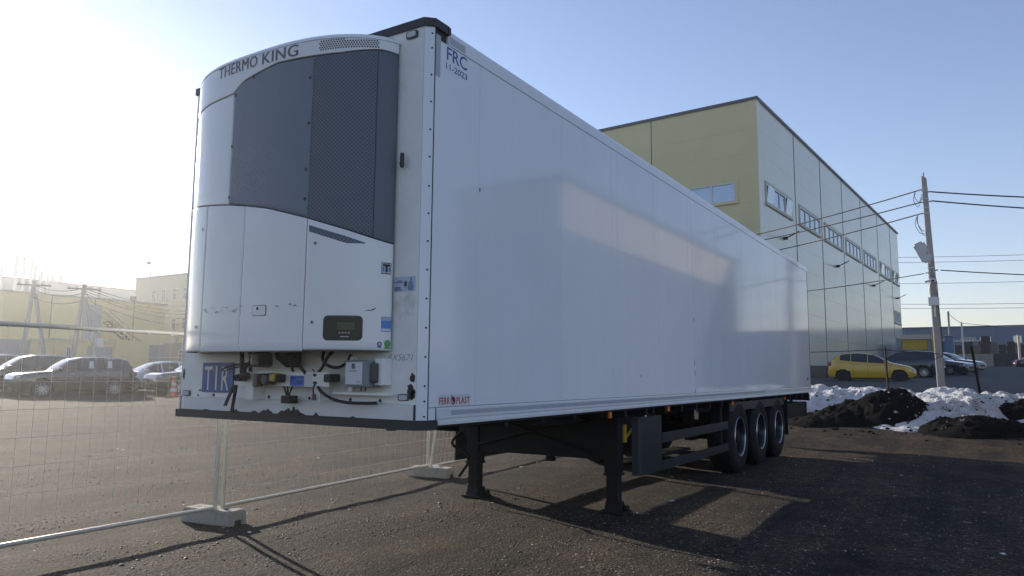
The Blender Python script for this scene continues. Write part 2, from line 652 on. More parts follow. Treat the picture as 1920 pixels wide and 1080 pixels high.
def trailer_paint():
    """white gel-coat: faint vertical road-film streaks, uneven gloss, slightly wavy skin"""
    m = bpy.data.materials.new('trailer_white')
    m.use_nodes = True
    N, L = m.node_tree.nodes, m.node_tree.links
    b = N['Principled BSDF']
    b.inputs['Specular IOR Level'].default_value = .38
    tc = N.new('ShaderNodeTexCoord')

    def nz(scale, sc, detail=5, rough=.6):
        mp = N.new('ShaderNodeMapping')
        mp.inputs['Scale'].default_value = sc
        L.new(tc.outputs['Object'], mp.inputs['Vector'])
        n = N.new('ShaderNodeTexNoise')
        n.inputs['Scale'].default_value = scale
        n.inputs['Detail'].default_value = detail
        n.inputs['Roughness'].default_value = rough
        L.new(mp.outputs[0], n.inputs['Vector'])
        return n.outputs['Fac']

    def mr(src, a, b_, c, d):
        x = N.new('ShaderNodeMapRange')
        x.inputs['From Min'].default_value, x.inputs['From Max'].default_value = a, b_
        x.inputs['To Min'].default_value, x.inputs['To Max'].default_value = c, d
        L.new(src, x.inputs['Value'])
        return x.outputs[0]
    st = nz(5, (1.6, 1.6, .10), 6, .65)
    bl = nz(1.1, (1, 1, 1), 5, .6)
    m1 = N.new('ShaderNodeMath')
    m1.operation = 'MULTIPLY'
    L.new(mr(st, .35, .75, 1.01, .978), m1.inputs[0])
    L.new(mr(bl, .3, .7, .97, 1.02), m1.inputs[1])
    sc = N.new('ShaderNodeVectorMath')
    sc.operation = 'SCALE'
    sc.inputs[0].default_value = (.835, .855, .89)
    L.new(m1.outputs[0], sc.inputs['Scale'])
    L.new(sc.outputs[0], b.inputs['Base Color'])
    m2 = N.new('ShaderNodeMath')
    m2.operation = 'ADD'
    L.new(mr(st, .3, .75, .055, .09), m2.inputs[0])
    L.new(mr(nz(14, (1, 1, 1), 6, .7), .4, .7, 0, .02), m2.inputs[1])
    L.new(m2.outputs[0], b.inputs['Roughness'])
    bp = N.new('ShaderNodeBump')
    bp.inputs['Distance'].default_value = .0009
    L.new(nz(1.5, (1, 1, .5), 2, .5), bp.inputs['Height'])
    L.new(bp.outputs[0], b.inputs['Normal'])
    MATS['trailer_white'] = m


trailer_paint()
ground_material()
snow_material()
island_material('stones', [(0, (.035, .030, .025)), (.5, (.085, .070, .055)), (.80, (.17, .14, .105)), (.94, (.36, .31, .24)), (1, (.70, .63, .52))], .6)
grille_material('grille_light', (.195, .245, .300), (.150, .190, .235), .016)
grille_material('grille_dark', (.130, .165, .205), (.065, .082, .104), .020)
mat('grille_plain', (.085, .112, .145), rough=.42)
mat('grille_frame', (.060, .080, .100), rough=.42)


# ------------------------------------------------------------------ ground
def build_ground():
    radii = [0]+list(np.geomspace(.6, 3000, 190))
    NA = 288
    vs_ = [(CAMLOC.x, CAMLOC.y, 0)]
    for r in radii[1:]:
        for j in range(NA):
            a = 2*math.pi*j/NA
            x, y = CAMLOC.x+r*math.cos(a), CAMLOC.y+r*math.sin(a)
            z = terr(x, y)
            if r < 60:
                z += .018*mnoise.noise(Vector((x*.5, y*1.2, 0)))+.010*mnoise.noise(Vector((x*2.1, y*2.6, 3)))
            vs_.append((x, y, z))
    fs = [(0, 1+j, 1+(j+1) % NA) for j in range(NA)]
    for i in range(len(radii)-2):
        o = 1+i*NA
        for j in range(NA):
            k = (j+1) % NA
            fs.append((o+j, o+NA+j, o+NA+k, o+k))
    mb = MB()
    mb.v, mb.f = vs_, fs
    o = mb.build('ground', 'gravel_ground', smooth=True, sharp=80)
    tag(o, kind='structure')
    # asphalt yard beyond the snow bank
    mb = MB()

    def fn(u, v):
        x = 21+56*u
        y = -45+62*v
        return (x, y, terr(x, y)+.04)
    mb.grid(fn, 56, 62)
    tag(mb.build('asphalt_yard', 'asphalt', smooth=True), kind='structure')


build_ground()


def build_gravel():
    rng = np.random.default_rng(3)
    n = 140000
    # denser near the camera, thinning with distance
    d = 2.6+13.5*rng.random(n)**1.9
    a = R(32)+R(52)*(rng.random(n)*2-1)
    x = CAMLOC.x+d*np.cos(a)
    y = CAMLOC.y+d*np.sin(a)
    s = (.0030+.0070*rng.random(n)**5)*(1+.03*d)
    # clusters: coarse stone bands near the front, bare earth elsewhere
    big = rng.random(n) < .006
    s[big] = .010+.014*rng.random(big.sum())**2
    keep = []
    for i in range(n):
        c = mnoise.noise(Vector((x[i]*.35, y[i]*.9, 1.3)))+.6*mnoise.noise(Vector((x[i]*1.7, y[i]*1.7, 9)))
        keep.append(c > -.45+.80*rng.random())
    k = np.array(keep)
    x, y, s = x[k], y[k], s[k]
    n = len(x)
    base = np.array([(1, 0, 0), (-1, 0, 0), (0, 1, 0), (0, -1, 0), (0, 0, 1), (0, 0, -1)], float)
    tri = np.array([(0, 2, 4), (2, 1, 4), (1, 3, 4), (3, 0, 4), (2, 0, 5), (1, 2, 5), (3, 1, 5), (0, 3, 5)])
    sc = s[:, None, None]*(.55+.9*rng.random((n, 6, 1)))
    th = rng.random(n)*6.283
    B = np.repeat(base[None], n, 0)*sc
    B[:, :, 2] *= .36
    B[:, :, 0] *= 1.4
    c_, s_ = np.cos(th)[:, None], np.sin(th)[:, None]
    X = B[:, :, 0]*c_-B[:, :, 1]*s_
    Y = B[:, :, 0]*s_+B[:, :, 1]*c_
    z = np.array([.018*mnoise.noise(Vector((x[i]*.5, y[i]*1.2, 0)))+.010*mnoise.noise(Vector((x[i]*2.1, y[i]*2.6, 3))) for i in range(n)])
    V = np.stack([X+x[:, None], Y+y[:, None], B[:, :, 2]+(z+s*.25)[:, None]], -1).reshape(-1, 3)
    F = (tri[None]+np.arange(n)[:, None, None]*6).reshape(-1, 3)
    me = bpy.data.meshes.new('gravel')
    me.vertices.add(len(V))
    me.vertices.foreach_set('co', V.ravel())
    me.loops.add(F.size)
    me.loops.foreach_set('vertex_index', F.ravel().astype(np.int32))
    me.polygons.add(len(F))
    me.polygons.foreach_set('loop_start', np.arange(0, F.size, 3, dtype=np.int32))
    me.update()
    me.validate()
    me.materials.append(MATS['stones'])
    o = bpy.data.objects.new('gravel', me)
    COL.objects.link(o)
    tag(o, 'loose small stones and pale chips scattered over the brown yard', 'gravel', kind='stuff')


build_gravel()


# ------------------------------------------------------------------ snow bank and soil heaps (right, behind the trailer)
def heap(name, m, pts, x0, x1, y0, y1, n, rough, seed, soilfn=None, kind='structure'):
    """height field of summed mounds; pts: (x, y, height, rx, ry)"""
    mb = MB()
    nx, ny = n
    hs = []

    def H(x, y):
        z = 0
        for (px, py, h, rx, ry) in pts:
            q = ((x-px)/rx)**2+((y-py)/ry)**2
            if q < 1:
                z = max(z, h*(1-q)**.8)+.25*min(z, h*(1-q)**.8)
        v = Vector((x, y, seed))
        lump = mnoise.fractal(v*1.6, .8, 2.1, 7)*.5+abs(mnoise.noise(v*3.3))*.4+abs(mnoise.noise(v*7.7))*.22
        z += rough*min(1, z*3)*lump
        return z
    vs_, fs, at = [], [], []
    for i in range(nx+1):
        for j in range(ny+1):
            x = x0+(x1-x0)*i/nx
            y = y0+(y1-y0)*j/ny
            z = H(x, y)
            vs_.append((x, y, terr(x, y)-.07+z))
            at.append(soilfn(x, y, z) if soilfn else 0)
    for i in range(nx):
        for j in range(ny):
            a = i*(ny+1)+j
            fs.append((a, a+ny+1, a+ny+2, a+1))
    mb.v, mb.f = vs_, fs
    o = mb.build(name, m, smooth=True, sharp=60)
    if soilfn:
        A = o.data.attributes.new('soil', 'FLOAT', 'POINT')
        A.data.foreach_set('value', at)
    tag(o, kind=kind)
    return o


def soilfn(x, y, z):
    v = -.062+.10*mnoise.noise(Vector((x*.6, y*.6, 4)))
    if z < .12: v += .35*(1-z/.12)
    return v


heap('snow_bank', 'dirty_snow',
     [(20.9, 3.0, .40, 2.2, 2.4), (20.2, 1.3, .46, 2.4, 1.7), (20.2, -.2, .44, 1.9, 1.5), (20.4, -1.2, .36, 1.6, 1.3), (19.6, -2.5, .50, 1.9, 1.5), (18.3, -2.5, .44, 2.0, 1.3),
      (20.4, -3.7, .36, 2.0, 1.5), (20.0, -5.4, .38, 2.0, 2.0), (19.6, -7.6, .4, 2.2, 2.2), (19.5, -10, .4, 2.2, 2.4), (17.9, -4.9, .28, 1.9, 1.3), (16.8, -1.6, .20, 1.2, 1.0), (18.6, 1.7, .26, 1.5, 1.3)],
     14.5, 23.5, -12, 5, (190, 330), .27, 2.0, soilfn)
heap('soil_heap', 'soil',
     [(17.6, -1.15, .72, 1.5, .95), (17.4, -.25, .42, 1.5, .9), (16.8, .5, .22, 1.4, .9), (18.0, -1.7, .45, 1.1, .7)],
     14, 20, -3.2, 2.8, (150, 150), .23, 7.0)
heap('soil_heap', 'soil', [(16.2, -2.8, .32, 1.2, 1.1), (16.5, -3.6, .24, 1.2, 1.0), (18.9, -4.05, .42, 1.0, .8)], 14.5, 20.5, -5.2, -1.2, (130, 110), .22, 11.0)


# clods of soil and lumps of snow strewn over the bank
def clods(name, m, n_, pts, smin, smax, seed, label):
    rng = random.Random(seed)
    dg = bpy.context.evaluated_depsgraph_get()
    dg.update()
    bm = bmesh.new()
    for _ in range(n_):
        cx, cy, rx, ry = rng.choice(pts)
        x, y = cx+rng.gauss(0, rx), cy+rng.gauss(0, ry)
        hit, loc, nrm_, idx, ob, mt = SC.ray_cast(dg, Vector((x, y, 6)), Vector((0, 0, -1)))
        if not hit or x < 14.2: continue
        sz = smin+(smax-smin)*rng.random()**3
        r_ = bmesh.ops.create_icosphere(bm, subdivisions=1, radius=sz)
        for v in r_['verts']:
            v.co = Vector((v.co.x*rng.uniform(.7, 1.3), v.co.y*rng.uniform(.7, 1.3), v.co.z*rng.uniform(.5, .9)))+loc
    mb = MB().bm(bm)
    o = mb.build(name, m)
    tag(o, label, 'clods', kind='stuff')


clods('soil_clod', 'soil', 520, [(17.2, -.5, 1.0, 1.1), (16.2, -2.6, .7, 1.2), (18.8, -3.2, .8, .9), (19.5, 0, .8, 1.5), (15.6, -.8, .6, 1.4)], .010, .055, 4, 'dark clods of soil scattered over the snow bank')
clods('snow_lump', 'dirty_snow', 160, [(17.4, -2.3, .5, .4), (18.6, 1.0, .7, .9), (16.6, -1.9, .5, .5), (17.8, -4.6, .6, .6)], .012, .06, 5, 'lumps of dirty snow fallen down the soil heaps')


# ------------------------------------------------------------------ the refrigerated semi-trailer
T = thing('refrigerated_semi_trailer', 'large white refrigerated semi-trailer standing on its landing legs across the gravel yard', 'trailer', (0, 1.3, 0))
ZB, ZR, ZL, ZJ, ZT = 1.162, 1.126, 1.24, 3.77, 3.885
XE = 13.43


def P(mb, name, m, parent=None, **k):
    return mb.build(name, m, parent or T, **k)


def side_panels():
    xs = [.062, .602, 1.90, 2.98, 3.113, 4.143, 4.278, 5.32, 5.468, 6.525, 6.655, 7.83, 7.96, 9.05, 9.18, 10.288, 10.42, 11.45, 11.58, 12.46, 13.41]
    for i in range(len(xs)-1):
        g = .0015
        z0 = ZL+.003
        mb = MB().bbox((xs[i]+g, -.001, z0), (xs[i+1]-g, .03, ZJ-.002), .0025)
        P(mb, 'side_panel', 'trailer_white')
    # short skin strip beside the corner post, below the first panel
    P(MB().box((.062, .0005, ZB), (.138, .03, ZL)), 'side_corner_skin', 'trailer_white')


side_panels()
P(MB().box((.07, .014, 1.14), (13.40, .06, 3.86)), 'wall_core', 'gap_dark')
P(MB().bbox((.06, 2.54, 1.14), (13.41, 2.60, 3.87), .004), 'far_side_wall', 'trailer_white')
P(MB().bbox((.03, .03, 3.83), (13.41, 2.57, 3.878), .004), 'roof', 'trailer_white')
P(MB().bbox((13.38, .02, 1.14), (13.43, 2.58, 3.87), .004), 'rear_door_wall', 'trailer_white')
P(MB().box((.10, .05, 1.10), (13.38, 2.55, 1.139)), 'floor', 'chassis')
# top rail and bottom rail, profiled
P(MB().prism([(.20, -.006, ZJ), (.20, -.006, ZJ+.055), (.20, -.003, ZT-.02), (.20, .012, ZT), (.20, .06, ZT), (.20, .06, ZJ)], (XE-.20, 0, 0)), 'top_rail', 'trailer_white')
P(MB().prism([(.145, -.002, ZL), (.145, -.008, ZL-.012), (.145, -.008, ZR+.055), (.145, -.016, ZR+.050), (.145, -.016, ZR+.042), (.145, -.008, ZR+.036),
              (.145, -.010, ZR+.030), (.145, -.020, ZR+.018), (.145, -.020, ZR), (.145, .03, ZR), (.145, .03, ZL)], (XE-.16, 0, 0)), 'bottom_rail', 'rail_alu')
P(MB().box((.1385, -.001, ZB), (.1445, .02, ZL+.004)), 'rail_gap', 'gap_dark')
P(MB().box((.30, -.0095, ZR+.062), (9.2, -.0082, ZL-.022)), 'rail_tape', 'tape_grey')
P(MB().box((XE-.012, -.004, ZR), (XE+.004, .02, 3.86)), 'rear_edge_strip', 'cap_black')
P(MB().bbox((13.12, -.012, 1.20), (13.40, -.002, 1.232), .003), 'rear_corner_plate', 'rail_alu')
P(MB().box((.062, -.0025, 3.50), (.115, -.0012, 3.80)), 'reflector_tape', 'tape_grey')
P(MB().box((.21, -.0075, 3.782), (.40, -.0062, 3.835)), 'reflector_tape', 'tape_grey')
# vertical scratches on the panels
for (x, z0, z1) in [(.612, 2.80, 2.83), (3.70, 1.44, 1.47), (5.50, 2.16, 2.20), (5.505, 1.46, 1.52), (5.505, 1.60, 1.66), (5.505, 1.245, 1.30)]:
    P(MB().box((x, -.0024, z0), (x+.012, -.0010, z1)), 'scuff', 'rust')

# front wall, corner posts, cap, lower bar
P(MB().bbox((0, .054, 1.15), (.05, 2.546, 3.85), .003), 'front_wall', 'front_white')
cp = MB().prism([(.0, .050, ZB), (.048, .0, ZB), (.056, .0, ZB), (.056, .05, ZB)], (0, 0, 3.845-ZB))
P(cp, 'corner_post', 'trailer_white')
P(MB().box((.0525, -.0015, ZB), (.0625, .03, 3.85)), 'corner_seam', 'gap_dark')
P(MB().prism([(.0, 2.55, ZB), (.05, 2.60, ZB), (.06, 2.60, ZB), (.06, 2.55, ZB)], (0, 0, 3.845-ZB)), 'corner_post', 'trailer_white')
rv = None
nrm = Vector((-.7071, -.7071, 0))
for z in [3.793, 3.688, 3.496, 3.305, 3.109, 2.919, 2.716, 2.529, 2.341, 2.148, 1.956, 1.763, 1.572, 1.383, 1.284, 1.186]:
    pos = Vector((.036, .0115, z))
    if rv is None:
        bm = bmesh.new()
        bmesh.ops.create_uvsphere(bm, u_segments=8, v_segments=5, radius=.0075)
        for v in bm.verts: v.co.z *= .6
        me = bpy.data.meshes.new('rivet')
        bm.to_mesh(me)
        bm.free()
        me.materials.append(MATS['rivet_dark'])
        rv = bpy.data.objects.new('rivet', me)
        COL.objects.link(rv)
        rv.parent = T
        c = rv
    else:
        c = rv.copy()
        COL.objects.link(c)
        c.parent = T
    c.location = pos-Vector((0, 1.3, 0))
    c.rotation_euler = nrm.to_track_quat('Z', 'Y').to_euler()


def wrap(z0, z1, t, xs_, name, m):
    o_ = [(-t, 2.57), (-t, .047), (.044, -t), (xs_, -t)]
    i_ = [(xs_, .05), (.08, .05), (.06, .08), (.06, 2.57)]
    pl = [(a, b, z0) for a, b in o_+i_]
    P(MB().prism(pl, (0, 0, z1-z0)), name, m)


wrap(3.842, 3.90, .014, .20, 'roof_cap', 'cap_black')
P(MB().bbox((.18, -.02, 3.838), (.215, .05, 3.896), .012), 'roof_cap_end', 'cap_black')
wrap(1.098, ZB-.001, .022, .136, 'front_sill', 'cap_black')
# lower white bar with a rounded far end
pl = [(-.028, .062), (-.028, 2.44)]+[(-.028+.10*(1-math.cos(a)), 2.44+.13*math.sin(a)) for a in np.linspace(.2, math.pi/2, 6)]+[(.0, 2.56), (.0, .062)]
P(MB().prism([(a, b, ZB+.001) for a, b in pl], (0, 0, .098)), 'front_bar', 'bar_white')
P(MB().box((-.012, .0535, ZB+.001), (-.002, .0615, 1.262)), 'front_bar_gap', 'gap_dark')


def oval_lamp(y, z, ry, rz, tilt=0):
    """marker lamp on the front wall: dark bezel and clear lens"""
    def ring(k, x):
        return [(x, y+k*(max(-1, min(1, 1.6*math.cos(a)))*ry), z+k*math.sin(a)*rz) for a in np.linspace(0, 2*math.pi, 24, endpoint=False)]
    b = P(MB().prism(ring(1, -.012), (.014, 0, 0)), 'marker_lamp', 'lamp_dark')
    P(MB().prism(ring(.72, -.018), (.01, 0, 0)), 'lens', 'lamp_clear', parent=b)


oval_lamp(.155, 3.80, .050, .028)
oval_lamp(.150, 1.307, .048, .024)
oval_lamp(2.455, 1.290, .045, .024)
# door holder on the wall beside the unit
P(MB().bbox((-.05, .178, 2.85), (-.025, .203, 2.955), .01).tube([(0, .235, 2.885), (-.04, .205, 2.885)], .006), 'door_hold_back', 'cap_black')

# rust and torn paint on the front
def blot(name, y, z, ry, rz, seed, x=-.003, m='rust', n=22, th=.002):
    pts = []
    for i in range(n):
        a = 2*math.pi*i/n
        r = 1+.45*mnoise.noise(Vector((math.cos(a)*1.6, math.sin(a)*1.6, seed)))+.25*mnoise.noise(Vector((math.cos(a)*4, math.sin(a)*4, seed)))
        pts.append((x, y+math.cos(a)*ry*r, z+math.sin(a)*rz*r))
    P(MB().prism(pts, (-th, 0, 0)), name, m)


def ragged(y0, y1, h, seed):
    n_ = max(6, int(abs(y1-y0)/.006))
    top = []
    for i in range(n_+1):
        u = i/n_
        y = y0+(y1-y0)*u
        v = (math.sin(math.pi*u)**.7)*(.35+.9*abs(mnoise.noise(Vector((y*22, seed, 0))))+.5*abs(mnoise.noise(Vector((y*70, seed, 5)))))
        top.append((-.0285, y, ZB+.001+h*v))
    P(MB().prism(top+[(-.0285, y1, ZB-.004), (-.0285, y0, ZB-.004)], (-.002, 0, 0)), 'rust_patch', 'rust')


for (y0, y1, h, sd) in [(1.52, 1.38, .045, 1), (1.33, 1.04, .062, 2), (.955, .90, .035, 3), (1.62, 1.55, .02, 4), (1.86, 1.76, .018, 5), (.60, .55, .012, 6), (2.2, 2.12, .012, 7)]:
    ragged(y0, y1, h, sd)
for (y, z, ry, rz, s) in [(.082, 1.435, .020, .032, 4), (.098, 1.345, .035, .045, 6), (.077, 1.33, .018, .03, 7), (2.515, 1.445, .014, .04, 10)]:
    blot('rust_patch', y, z, ry, rz, s, x=-.0005)


# ------------------------------------------------------------------ refrigeration unit on the front wall
YC, HW, DD, NN, MM = 1.3, 1.04, .42, 2.8, .62
tt = np.concatenate([-1+(1-np.cos(np.linspace(0, math.pi/2, 260))), [0]])
tt = np.unique(np.concatenate([tt, -tt]))
PY = YC+HW*tt
PX = -DD*np.maximum(0, 1-np.abs(tt)**NN)**MM
PS = np.concatenate([[0], np.cumsum(np.hypot(np.diff(PX), np.diff(PY)))])
SL = PS[-1]


def s_of(y):
    return float(np.interp(y, PY, PS))


def Up(s, z, off=0.0):
    s = max(0, min(SL, s))
    x, y = float(np.interp(s, PS, PX)), float(np.interp(s, PS, PY))
    e = .004
    x1, y1 = float(np.interp(s-e, PS, PX)), float(np.interp(s-e, PS, PY))
    x2, y2 = float(np.interp(s+e, PS, PX)), float(np.interp(s+e, PS, PY))
    tx, ty = x2-x1, y2-y1
    l = math.hypot(tx, ty) or 1
    return (x-ty/l*off, y+tx/l*off, z)


UN = MB()
# dark inner body seen only in the gaps between panels
nS = 90
UN.grid(lambda u, v: Up(SL*u, 1.625+(3.75-1.625)*v, -.016), nS, 4)
UNIT = P(UN, 'refrigeration_unit', 'gap_dark')


def lerp_pts(pts):
    pts = sorted(pts)
    xs_, ys_ = [p[0] for p in pts], [p[1] for p in pts]
    return lambda y: float(np.interp(y, xs_, ys_))


def panel(name, m, y0, y1, zlo, zhi, off=0.0, th=.014, r=.010, nu=26, nv=16, uv=False, parent=None):
    s0, s1 = s_of(y0), s_of(y1)
    zl = zlo if callable(zlo) else (lambda y: zlo)
    zh = zhi if callable(zhi) else (lambda y: zhi)
    us = [0]+[q*r/(s1-s0) for q in (0, .15, .5, 1)]+list(np.linspace(0, 1, nu))[1:-1]+[1-q*r/(s1-s0) for q in (1, .5, .15, 0)]+[1]
    H_ = zh((y0+y1)/2)-zl((y0+y1)/2)
    vv = [0]+[q*r/H_ for q in (0, .15, .5, 1)]+list(np.linspace(0, 1, nv))[1:-1]+[1-q*r/H_ for q in (1, .5, .15, 0)]+[1]
    us_ = sorted(us[1:-1])
    vv_ = sorted(vv[1:-1])
    us = [0]+us_+[1]
    vv = [0]+vv_+[1]
    mb = MB()
    uvs = []
    for i, u in enumerate(us):
        for j, v in enumerate(vv):
            s = s0+(s1-s0)*u
            y = float(np.interp(s, PS, PY))
            z = zl(y)+(zh(y)-zl(y))*v
            edge = i in (0, len(us)-1) or j in (0, len(vv)-1)
            d = min(u*(s1-s0), (1-u)*(s1-s0), v*H_, (1-v)*H_)
            k = max(0, 1-d/r)
            o_ = off-th if edge else off-r*.7*(1-math.sqrt(max(0, 1-k*k)))
            mb.v.append(Up(s, z, o_))
            uvs.append((s, z))
    nv_ = len(vv)
    for i in range(len(us)-1):
        for j in range(nv_-1):
            mb.f.append((i*nv_+j, (i+1)*nv_+j, (i+1)*nv_+j+1, i*nv_+j+1))
    o = P(mb, name, m, parent=parent or UNIT, smooth=True, sharp=50)
    if uv:
        L_ = o.data.uv_layers.new(name='UVMap')
        for lp in o.data.loops:
            L_.data[lp.index].uv = uvs[lp.vertex_index]
    return o


def decal(mb, pts, off, rings=4):
    """filled outline given in (s, z), laid on the curved skin"""
    dense = []
    for i, a in enumerate(pts):
        b = pts[(i+1) % len(pts)]
        k = max(1, int(math.hypot(b[0]-a[0], b[1]-a[1])/.012))
        dense += [(a[0]+(b[0]-a[0])*q/k, a[1]+(b[1]-a[1])*q/k) for q in range(k)]
    pts = dense
    ext = max(p[0] for p in pts)-min(p[0] for p in pts)
    rings = max(rings, int(ext/.02))
    cs, cz = sum(p[0] for p in pts)/len(pts), sum(p[1] for p in pts)/len(pts)
    n = len(pts)
    vs_ = [Up(cs, cz, off)]
    for k in range(1, rings+1):
        for (a, b) in pts:
            vs_.append(Up(cs+(a-cs)*k/rings, cz+(b-cz)*k/rings, off))
    fs = [(0, 1+i, 1+(i+1) % n) for i in range(n)]
    for k in range(rings-1):
        o_ = 1+k*n
        for i in range(n):
            j = (i+1) % n
            fs.append((o_+i, o_+n+i, o_+n+j, o_+j))
    return mb.add(vs_, fs)


def rrect(s0, s1, z0, z1, r, n=5):
    pts = []
    for (cx, cz, a0) in [(s1-r, z1-r, 0), (s0+r, z1-r, 90), (s0+r, z0+r, 180), (s1-r, z0+r, 270)]:
        for k in range(n+1):
            a = R(a0+90*k/n)
            pts.append((cx+r*math.cos(a), cz+r*math.sin(a)))
    return pts


def disc(s, z, r, n=10):
    return [(s+r*math.cos(2*math.pi*i/n), z+r*math.sin(2*math.pi*i/n)) for i in range(n)]


seam = lerp_pts([(2.34, 2.755), (2.05, 2.73), (1.788, 2.70), (1.5, 2.668), (1.3, 2.637), (1.08, 2.597), (.73, 2.50), (.465, 2.413), (.26, 2.333)])
band = lerp_pts([(2.34, 3.495), (1.60, 3.500), (1.495, 3.508), (1.45, 3.55), (1.38, 3.582), (1.26, 3.605), (1.04, 3.641), (.73, 3.637), (.535, 3.643), (.36, 3.672), (.322, 3.680), (.26, 3.673)])
GP = .003
panel('top_band', 'unit_white', .262, 2.338, lambda y: band(y)+GP, 3.75, off=.004, r=.008, nu=70, nv=6)
# rounded top of the casing back to the wall
tp = MB()
rows = [(3.752, .003, 1), (3.772, -.002, 1), (3.785, -.014, 1), (3.792, -.03, 1), (3.805, -.03, .72), (3.820, -.03, .4), (3.830, -.03, .05)]
vs_ = []
for (z, off, k) in rows:
    for i in range(nS+1):
        p = Up(SL*i/nS, z, off)
        vs_.append((min(p[0]*k, -.0005), 1.3+(p[1]-1.3)*(1-(1-k)*.06), z))
tp.add(vs_, [(a*(nS+1)+i, a*(nS+1)+i+1, (a+1)*(nS+1)+i+1, (a+1)*(nS+1)+i) for a in range(len(rows)-1) for i in range(nS)])
P(tp, 'casing_top', 'unit_white', parent=UNIT, smooth=True, sharp=60)
P(MB().add([Up(SL*i/40, 1.625, -.03) for i in range(41)], [tuple(range(41))]), 'casing_bottom', 'gap_dark', parent=UNIT)
panel('upper_side_panel', 'unit_white', 1.498, 2.338, lambda y: seam(y)+GP, lambda y: band(y)-GP, nu=30)
panel('grille', 'grille_light', .722, 1.493, lambda y: seam(y)+GP, lambda y: band(y)-GP, off=.003, r=.02, nu=40, nv=24, uv=True)
panel('grille', 'grille_dark', .334, .718, lambda y: seam(y)+GP, lambda y: band(y)-GP, off=.001, r=.008, nu=30, nv=24, uv=True)
panel('grille_edge', 'grille_plain', .262, .333, lambda y: seam(y)+GP, lambda y: band(y)-GP, off=.001, r=.006, nu=10, nv=10)
panel('lower_door', 'unit_white', .262, .722, 1.612, lambda y: seam(y)-GP, off=.006, r=.016, nu=30)
panel('lower_door', 'unit_white', .728, 1.300, 1.604, lambda y: seam(y)-GP, off=.002, r=.012, nu=30)
panel('lower_door', 'unit_white', 1.306, 1.765, 1.604, lambda y: seam(y)-GP, off=.002, r=.012, nu=30)
panel('lower_door', 'unit_white', 1.770, 2.338, 1.612, lambda y: seam(y)-GP, off=.002, r=.010, nu=30)
panel('vent_slot', 'grille_dark', .366, .705, lerp_pts([(.705, 2.404), (.462, 2.319), (.366, 2.319)]), lerp_pts([(.705, 2.448), (.464, 2.366), (.366, 2.326)]), off=.007, th=.002, r=.002, uv=True)
# latch, display window, screws
mb = MB()
decal(mb, rrect(s_of(1.034), s_of(1.170), 1.846, 1.92, .012), .0035)
lt = P(mb, 'latch_recess', 'gap_dark', parent=UNIT)
mb = MB()
decal(mb, rrect(s_of(1.040), s_of(1.166), 1.850, 1.916, .012), .0055)
lt = P(mb, 'latch', 'front_white', parent=UNIT)
mb = MB()
decal(mb, disc(s_of(1.118), 1.897, .011), .0065)
P(mb, 'latch_knob', 'gap_dark', parent=UNIT)
mb = MB()
decal(mb, rrect(s_of(.366), s_of(.583), 1.674, 1.838, .032), .0075)
P(mb, 'display_window', 'screen_dark', parent=UNIT)
mb = MB()
decal(mb, rrect(s_of(.405), s_of(.500), 1.745, 1.793, .004), .0085)
P(mb, 'display_screen', 'screen_lcd', parent=UNIT)
mb = MB()
for k in range(4):
    decal(mb, rrect(s_of(.428)+.020*k, s_of(.428)+.012+.020*k, 1.722, 1.728, .002), .0085)
decal(mb, rrect(s_of(.432), s_of(.432)+.055, 1.697, 1.702, .001), .0085)
P(mb, 'display_buttons', 'lamp_clear', parent=UNIT)
for (y, z) in [(1.474, 3.485), (1.482, 3.10), (1.482, 2.72), (1.273, 3.585), (.741, 3.482), (.739, 3.158), (.745, 2.833), (.744, 2.629), (.656, 2.322), (.657, 1.794), (1.819, 2.525), (1.842, 1.793)]:
    mb = MB()
    decal(mb, disc(s_of(y), z, .013), .0072, rings=1)
    a = P(mb, 'screw', 'tape_grey' if y < 1 and z < 2.5 or y > 1.6 else 'grille_frame', parent=UNIT)
    mb = MB()
    decal(mb, disc(s_of(y), z, .007), .0095, rings=1)
    P(mb, 'screw_socket', 'rivet_dark', parent=UNIT)
# round vent holes in the white band
mb = MB()
s0, s1 = s_of(.334), s_of(.688)
nc = 23
for i in range(nc):
    for j in range(5):
        s = s0+(s1-s0)*(i+.5*(j % 2))/nc
        z = 3.694-.022*(s-s0)/(s1-s0)+.015*j
        if z < 3.742: decal(mb, disc(s, z, .0062, 8), .0055, rings=1)
tag(P(mb, 'vent_hole', 'gap_dark', parent=UNIT), kind='stuff')
# lettering of the band
mb = MB()
sa, sb = s_of(1.700), s_of(.852)
for du, do in ((-.0030, .0056), (.0, .0059), (.0030, .0062)):     # three strikes make the face bold
    lettering(mb, 'THERMO', .122, lambda u, v: Up(sa-u+du, 3.660+v, do), width=(sa-sb)*.535, spacing=1.08)
P(mb, 'maker_lettering', 'grey_letter', parent=UNIT)
mb = MB()
for du, do in ((-.0035, .0056), (.0, .0059), (.0035, .0062)):
    lettering(mb, 'KING', .122, lambda u, v: Up(sa-(sa-sb)*.60-u+du, 3.658+v, do), width=(sa-sb)*.40, spacing=1.06)
P(mb, 'maker_lettering', 'grey_letter', parent=UNIT)
